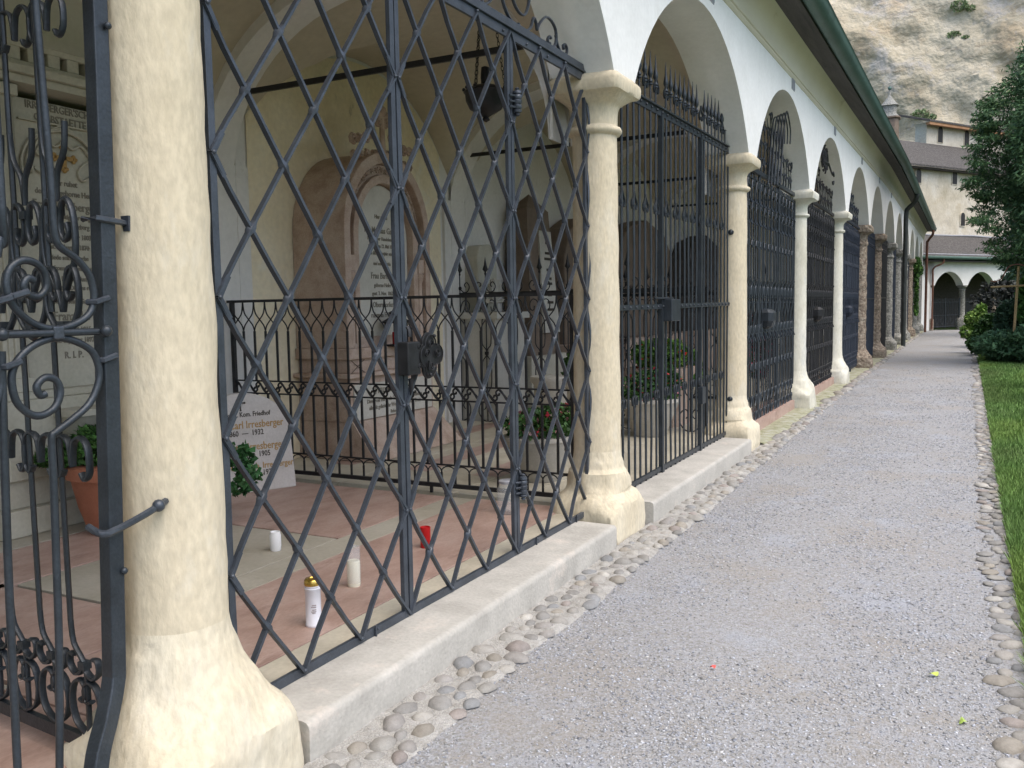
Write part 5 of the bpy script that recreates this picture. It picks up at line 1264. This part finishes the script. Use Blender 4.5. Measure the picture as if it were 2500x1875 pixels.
ch = thing('catacomb_house', W(4, 3.3, 5), 'weathered plaster building with small arched windows built against the rock cliff', 'building')
mb = MB()
ns, nz = 50, 14
for j in range(nz+1):
    for i in range(ns+1):
        s = -12+34*i/ns; z = 0+9.15*j/nz; mb.v.append(W(s, 3.3+.05*noise.noise((s*.6, z*.6, 1))+.012*(z-5)+.004*(s-5)**2*0, z))
for j in range(nz):
    for i in range(ns): q = j*(ns+1)+i; mb.f.append((q, q+1, q+ns+2, q+ns+1))
wl = obj('wall', mb, 'oldwall', ch, smooth=50)
def awin(s, z0, d, w_, h, par, lit=False):
    m_ = MB(); pts = [(-w_/2, 0), (-w_/2, h-w_/2)]+[(-w_/2*math.cos(PI*i/8), h-w_/2+w_/2*math.sin(PI*i/8)) for i in range(1, 8)]+[(w_/2, h-w_/2), (w_/2, 0)]
    k = len(pts); V = [W(s+a, d-.03, z0+b) for a, b in pts]+[W(s+a*1.18, d-.05, z0+(b*1.04-.03)) for a, b in pts]+[W(s+a, d+.05, z0+b) for a, b in pts]
    fr = MB(); fr.add([W(s+a*1.0, d-.035, z0+b) for a, b in pts]+[W(s+a*1.22, d-.035, z0+b*1.06-.03) for a, b in pts]+[W(s+a*1.22, d+.1, z0+b*1.06-.03) for a, b in pts], [(i, (i+1) % k, k+(i+1) % k, k+i) for i in range(k)]+[(k+i, k+(i+1) % k, 2*k+(i+1) % k, 2*k+i) for i in range(k)])
    f = obj('window', fr, 'oldwall', par)
    m_.add([W(s+a, d-.032, z0+b) for a, b in pts], [tuple(range(k))]); obj('pane', m_, 'dark_glass', f)
for s, z in ((3.18, 8.28), (6.52, 8.38), (-1.2, 8.2), (9.9, 8.4)): awin(s, z, 3.33, .46, .80, ch)
for s, z in ((7.35, 5.98), (9.73, 5.85), (3.0, 6.1)): awin(s, z, 3.29, .40, .78, ch)
mb = MB(); mb.add([W(-12, 2.85, 9.24), W(22, 2.85, 9.24), W(22, 6.6, 11.45), W(-12, 6.6, 11.45), W(-12, 2.85, 9.12), W(22, 2.85, 9.12), W(22, 6.6, 11.3), W(-12, 6.6, 11.3)], [(0, 1, 2, 3), (4, 5, 6, 7), (0, 1, 5, 4), (2, 3, 7, 6), (0, 3, 7, 4), (1, 2, 6, 5)])
obj('roof', mb, 'shingle', ch)
mb = MB(); wbox(mb, -12, 22, 2.95, 3.35, 9.05, 9.13); obj('eaves', mb, 'eave_shade', ch)
mb = MB(); wbox(mb, 8.5, 18, 6.6, 7.4, 10.2, 12.75); obj('upper_wall', mb, 'white_old', ch)
for s in (9.66+.2, 12.62): awin(s, 11.6, 6.6, .50, 1.0, ch)
mb = MB(); mb.add([W(8.1, 6.1, 12.80), W(19, 6.1, 12.74), W(19, 8.2, 13.45), W(7.5, 8.2, 13.5), W(8.1, 6.1, 12.70), W(19, 6.1, 12.64), W(19, 8.2, 13.3), W(7.5, 8.2, 13.35)], [(0, 1, 2, 3), (4, 5, 6, 7), (0, 1, 5, 4), (2, 3, 7, 6), (0, 3, 7, 4), (1, 2, 6, 5)]); obj('upper_roof', mb, 'shingle', ch)
mb = MB(); wbox(mb, 8.15, 19, 6.14, 6.4, 12.52, 12.68); obj('orange_eaves', mb, 'orange_wood', ch)
# chimney turret
ct = W(2.75, 5.0, 9.5)
tt = thing('chimney_turret', ct, 'small grey chimney turret with domed cap and green finial above the arcade roof', 'chimney')
mb = MB(); mb.lathe(ct, [(.55, 0, 10), (.50, 2.55, 10), (.60, 2.6, 10), (.60, 2.68, 10)], 16); obj('shaft', mb, 'dark_grave', tt)
mb = MB(); mb.lathe(ct, [(.56, 2.68, 9), (.46, 2.80, 6), (.38, 2.95, 4), (.42, 3.3, 4), (.50, 3.34, 4), (.44, 3.42, 3), (.30, 3.62), (.12, 3.85), (.06, 4.0), (.04, 4.3)], 16); obj('cap', mb, 'roughgrey', tt, smooth=40)
mb = MB(); mb.ball((ct[0], ct[1], ct[2]+4.35), .11, 6); mb.sweep([(ct[0], ct[1], ct[2]+4.0), (ct[0], ct[1], ct[2]+4.5)], .035, .035, n=6); obj('finial', mb, 'copper', tt)

# cliff
mb = MB(); nx, nz = 230, 170
for j in range(nz+1):
    for i in range(nx+1):
        x = -70+120*i/nx; z = -2+62*(j/nz); 
        s_ = (x*.6+z*.8); t_ = (x*.8-z*.6); v = Vector((t_*.035, s_*.075, 1.3)); a = noise.fractal(v, 1.0, 2.1, 6); r = noise.ridged_multi_fractal(Vector((t_*.04, s_*.17, 5)), .9, 2.2, 7, .9, 2.0)
        sw = s_*.11+.9*noise.fractal(Vector((t_*.05, s_*.06, 2)), 1, 2, 4); fr_ = sw-math.floor(sw); led = ((fr_/.16) if fr_ < .16 else ((1-fr_)/.84)**1.6)*max(0, .45+1.2*noise.noise(Vector((t_*.06, s_*.03, 1)))); b_ = noise.fractal(Vector((t_*.28, s_*.6, 7)), .7, 2.2, 5)
        y = 74.5+.14*z+3.6*a-.9*r+.35*b_-1.1*led+abs(x-2)*.03
        mb.v.append((x, y, z))
for j in range(nz):
    for i in range(nx): q = j*(nx+1)+i; mb.f.append((q, q+1, q+nx+2, q+nx+1))
tag(obj('rock_cliff', mb, 'rock', smooth=50), 'towering pale weathered rock cliff behind the buildings', 'cliff', kind='structure')
for i, (x, z, r, lab) in enumerate(((-1.3, 21.5, .55, 'small green shrub clinging to the cliff, lowest of the three'), (-1.0, 23.7, .7, 'small green shrub clinging to the cliff, middle of the three'), (.4, 25.6, .8, 'small green shrub clinging to the cliff, topmost of the three'), (-3.4, 15.6, .7, 'dull green shrub at the cliff foot above the turret'))):
    y = 76-.10*z
    hit = None
    for v in mb.v:
        if abs(v[0]-x) < .5 and abs(v[2]-z) < .3: hit = v[1]
    foliage('cliff_shrub', [(x, (hit or 72)-.2, z, r*.9, .3, r*.6), (x+.8, (hit or 72)-.2, z-.3, r*.5, .3, r*.3)], 420, .12, [(.26, .33, .16), (.20, .27, .14)], lab, 'shrub', shape=1.3, seed=20+i, group='shrubs on the cliff')

# ------------------------------------------------------------------ yew and garden on the right
YG = [(.075, .15, .06), (.10, .185, .075), (.052, .11, .048), (.135, .23, .09)]
yt = thing('yew_tree', (3.3, 24.5, 0), 'big dark green yew with drooping sprays right of the path', 'tree')
mb = MB()
for (a, b) in (((3.3, 24.5, 0), (3.2, 24.6, 6.5)),): mb.sweep([Vector(a)+(Vector(b)-Vector(a))*q+Vector((.1*math.sin(q*9), .08*math.cos(q*7), 0)) for q in [e/10 for e in range(11)]], .26, .26, n=10, taper=(1, .3))
random.seed(31)
for i in range(34):
    z = 2.2+4.6*i/34; a = random.uniform(0, 2*PI); L = 1.9*(1-.4*(z-2)/5); mb.sweep([(3.25, 24.5, z), (3.25+L*.5*math.cos(a), 24.5+L*.5*math.sin(a), z+.2), (3.25+L*math.cos(a), 24.5+L*math.sin(a), z+.1)], .05, .05, n=5, taper=(1, .3))
obj('trunk', mb, 'bark', yt, smooth=60)
bl = []
# silhouette (left edge X at height z, plane Y~24) traced as a real crown of drooping boughs round the trunk
edge = [(1.9, 2.0), (2.3, 1.0), (2.7, .55), (3.1, .50), (3.5, .28), (3.9, .18), (4.2, .10), (4.6, .22), (5.0, .18), (5.4, .24), (5.8, .27), (6.2, .28), (6.55, .45), (6.9, .68), (7.3, .92), (7.8, 1.2), (8.3, 1.8)]
for z, xl in edge:
    R = 3.3-xl
    for k in range(11):
        a = PI+(k-5)*.57+random.uniform(-.15, .15); rr = R*random.uniform(.82, 1.0) if k != 5 else R
        cx, cy = 3.3+(rr-.45)*math.cos(a), 24.5+(rr-.45)*math.sin(a)
        bl.append((cx, cy, z+random.uniform(-.15, .15), .50, .50, .34)); 
        bl.append((3.3+(rr-1.2)*math.cos(a), 24.5+(rr-1.2)*math.sin(a), z+.1, .7, .7, .42))
for k in range(40):
    z = random.uniform(2.4, 6.3); e = np.interp(z, [q[0] for q in edge], [q[1] for q in edge])
    bl.append((e+.05+random.uniform(-.16, .12), 24.3+random.uniform(-.8, .8), z, .28, .3, .09))
foliage('crown', bl, 340000, .030, YG, parent=yt, shape=3.6, droop=.35, shell=.25, seed=33)
foliage('conifer_crown', [(4.6, 44, 3+q*1.25, 3.25-.06*q, 2.5, 1.25) for q in range(8)], 60000, .10, [(.07, .13, .08), (.09, .17, .10), (.05, .10, .06)], None, shape=2.6, droop=.2, shell=.4, seed=34)
ct_ = bpy.data.objects['conifer_crown']; cn = thing('conifer', (6.2, 44, 0), 'tall pale green conifer rising behind the yew in the top right corner', 'tree')
ct_.name = 'crown'; setpar(ct_, cn)
mb = MB(); mb.sweep([(6.2, 44, 0), (6.2, 44, 15)], .3, .3, n=8, taper=(1, .2)); obj('trunk', mb, 'bark', cn)
foliage('bush', [(.22, 29.5, .95, .24, .4, .30), (.06, 29.3, .62, .20, .3, .22), (.42, 29.6, 1.25, .16, .3, .20), (.25, 29.3, .35, .2, .3, .3)], 1500, .075, [(.16, .29, .06), (.22, .34, .08), (.12, .22, .05)], 'bright yellow-green bush at the far end of the lawn edge', 'bush', shape=1.4, seed=40)
foliage('bush', [(.75, 28, .6, .55, .6, .6), (.45, 28.3, .35, .4, .4, .3)], 4200, .07, G1, 'dark rounded bush under the yellow-green one', 'bush', shape=1.5, seed=41)
foliage('juniper', [(.95, 24.5, .45, .75, .8, .38), (1.6, 24, .55, .7, .8, .48), (2.4, 24, .6, .8, .8, .5)], 12000, .05, [(.08, .17, .085), (.11, .21, .10), (.06, .13, .065)], 'low spreading bluish juniper at the lawn edge', 'bush', shape=2.6, seed=42)
foliage('juniper', [(1.35, 26.5, 1.0, .7, .6, .62)], 7000, .05, [(.07, .14, .08), (.09, .17, .10), (.04, .09, .05)], 'taller grey-green juniper behind the low spreading one', 'bush', shape=2.6, seed=43)
foliage('leafy_shrub', [(1.55, 25.5, 1.75, .42, .4, .45), (1.8, 25.3, 1.3, .5, .4, .5), (1.45, 25.4, 1.2, .3, .3, .35)], 3400, .08, [(.10, .22, .06), (.14, .30, .08), (.08, .18, .05)], 'fresh green leafy shrub behind the wooden grave stake', 'bush', shape=1.3, seed=44)
foliage('dark_shrub', [(.95, 33, 1.2, .8, .8, 1.0), (1.8, 33, 1.2, .8, .8, 1.1)], 5200, .09, [(.035, .04, .04), (.05, .055, .05), (.06, .07, .06)], 'dark purplish shrub in front of the second arch of the cross arcade', 'bush', shape=1.4, seed=45)
foliage('rose_bush', [(1.25, 15.4, .42, .34, .5, .34), (1.55, 15.0, .3, .4, .4, .28)], 3000, .05, [(.05, .12, .05), (.08, .17, .08), (.04, .09, .04)], 'small dark rose bush at the right edge below the pale stone base', 'bush', shape=1.3, seed=46, flowers=(.01, [(.7, .72, .6)]))
foliage('low_plant', [(.75, 30.5, .6, .12, .12, .55)], 500, .06, [(.08, .15, .09)], 'slim grey-green upright plant behind the bright bush', 'plant', shape=2, seed=47)
# ivy climbing the far columns
foliage('climbing_vine', [(-1.95, 43, 1.2+.45*q, .09, .3, .28) for q in range(4)]+[(-1.98, 45.5, 3.0, .16, .9, .3), (-1.98, 43.2, 3.15, .18, 1.2, .35)], 2200, .09, G2[:1]+G1, 'green vine climbing the rough column beside the rusty downpipe', 'vine', shape=1.3, seed=48)
# wooden grave stake with cross piece, iron arch
ws = thing('wooden_cross', (1.12, 24.0, 0), 'plain yellow wooden stake with cross piece beside the yew', 'grave cross')
mb = MB(); mb.sweep([(1.03, 24.0, .6), (1.09, 24.0, 2.33)], .028, .028, n=4); obj('post', mb, 'wood', ws)
mb = MB(); mb.sweep([(.52, 23.96, 1.86), (1.9, 23.96, 1.90)], .022, .022, n=4); obj('cross_piece', mb, 'wood', ws)
ia = thing('iron_arch', (1.0, 23.5, 0), 'curved rusty iron ornament arching in front of the far white wall', 'grave ornament')
mb = MB(); mb.sweep([(x, 23.5, z) for x, z in smooth_pts([(.50, 2.00), (.62, 1.98), (.74, 2.06), (.80, 2.20), (.88, 2.32), (1.02, 2.36), (1.18, 2.32), (1.3, 2.18)], 4)], .014, .014, ax=(0, 1, 0), n=6); mb.sweep([(1.3, 23.5, .1), (1.3, 23.5, 2.2)], .02, .02, n=6); obj('scroll', mb, 'rust', ia)
su = thing('stone_pedestal', (1.36, 17.2, 0), 'pale grey carved stone grave base cut by the right edge', 'grave monument')
mb = MB(); mb.lathe((1.40, 17.2, 0), [(.34, 0, 8), (.36, .40, 8), (.33, .46, 6), (.30, .50, 4), (.26, .56), (.33, .62), (.345, .70), (.30, .78), (.24, .90), (.22, 1.1), (.25, 1.3), (.10, 1.5)], 24); obj('base', mb, 'statue', su, smooth=40)
# garden beyond: trees that close the view to the right
for i, (x, y, r) in enumerate(((9, 34, 3.2), (15, 30, 3.5), (13, 44, 4), (20, 38, 4.5))):
    t = thing('garden_tree', (x, y, 0), ['round green tree beyond the yew', 'broad green tree far right of the path', 'tall green tree behind the garden', 'wide dark tree at the garden end'][i], 'tree', 'trees beyond the lawn')
    mb = MB(); mb.sweep([(x, y, 0), (x+.1, y, r*1.6)], .2, .2, n=8, taper=(1, .5)); obj('trunk', mb, 'bark', t)
    foliage('crown', [(x+random.uniform(-r, r)*.5, y+random.uniform(-r, r)*.5, r*1.9+random.uniform(-1, 1)*r*.6, r*.55, r*.55, r*.45) for _ in range(9)], 9000, .22, G1+G2[:1], parent=t, seed=60+i, shape=1.3)
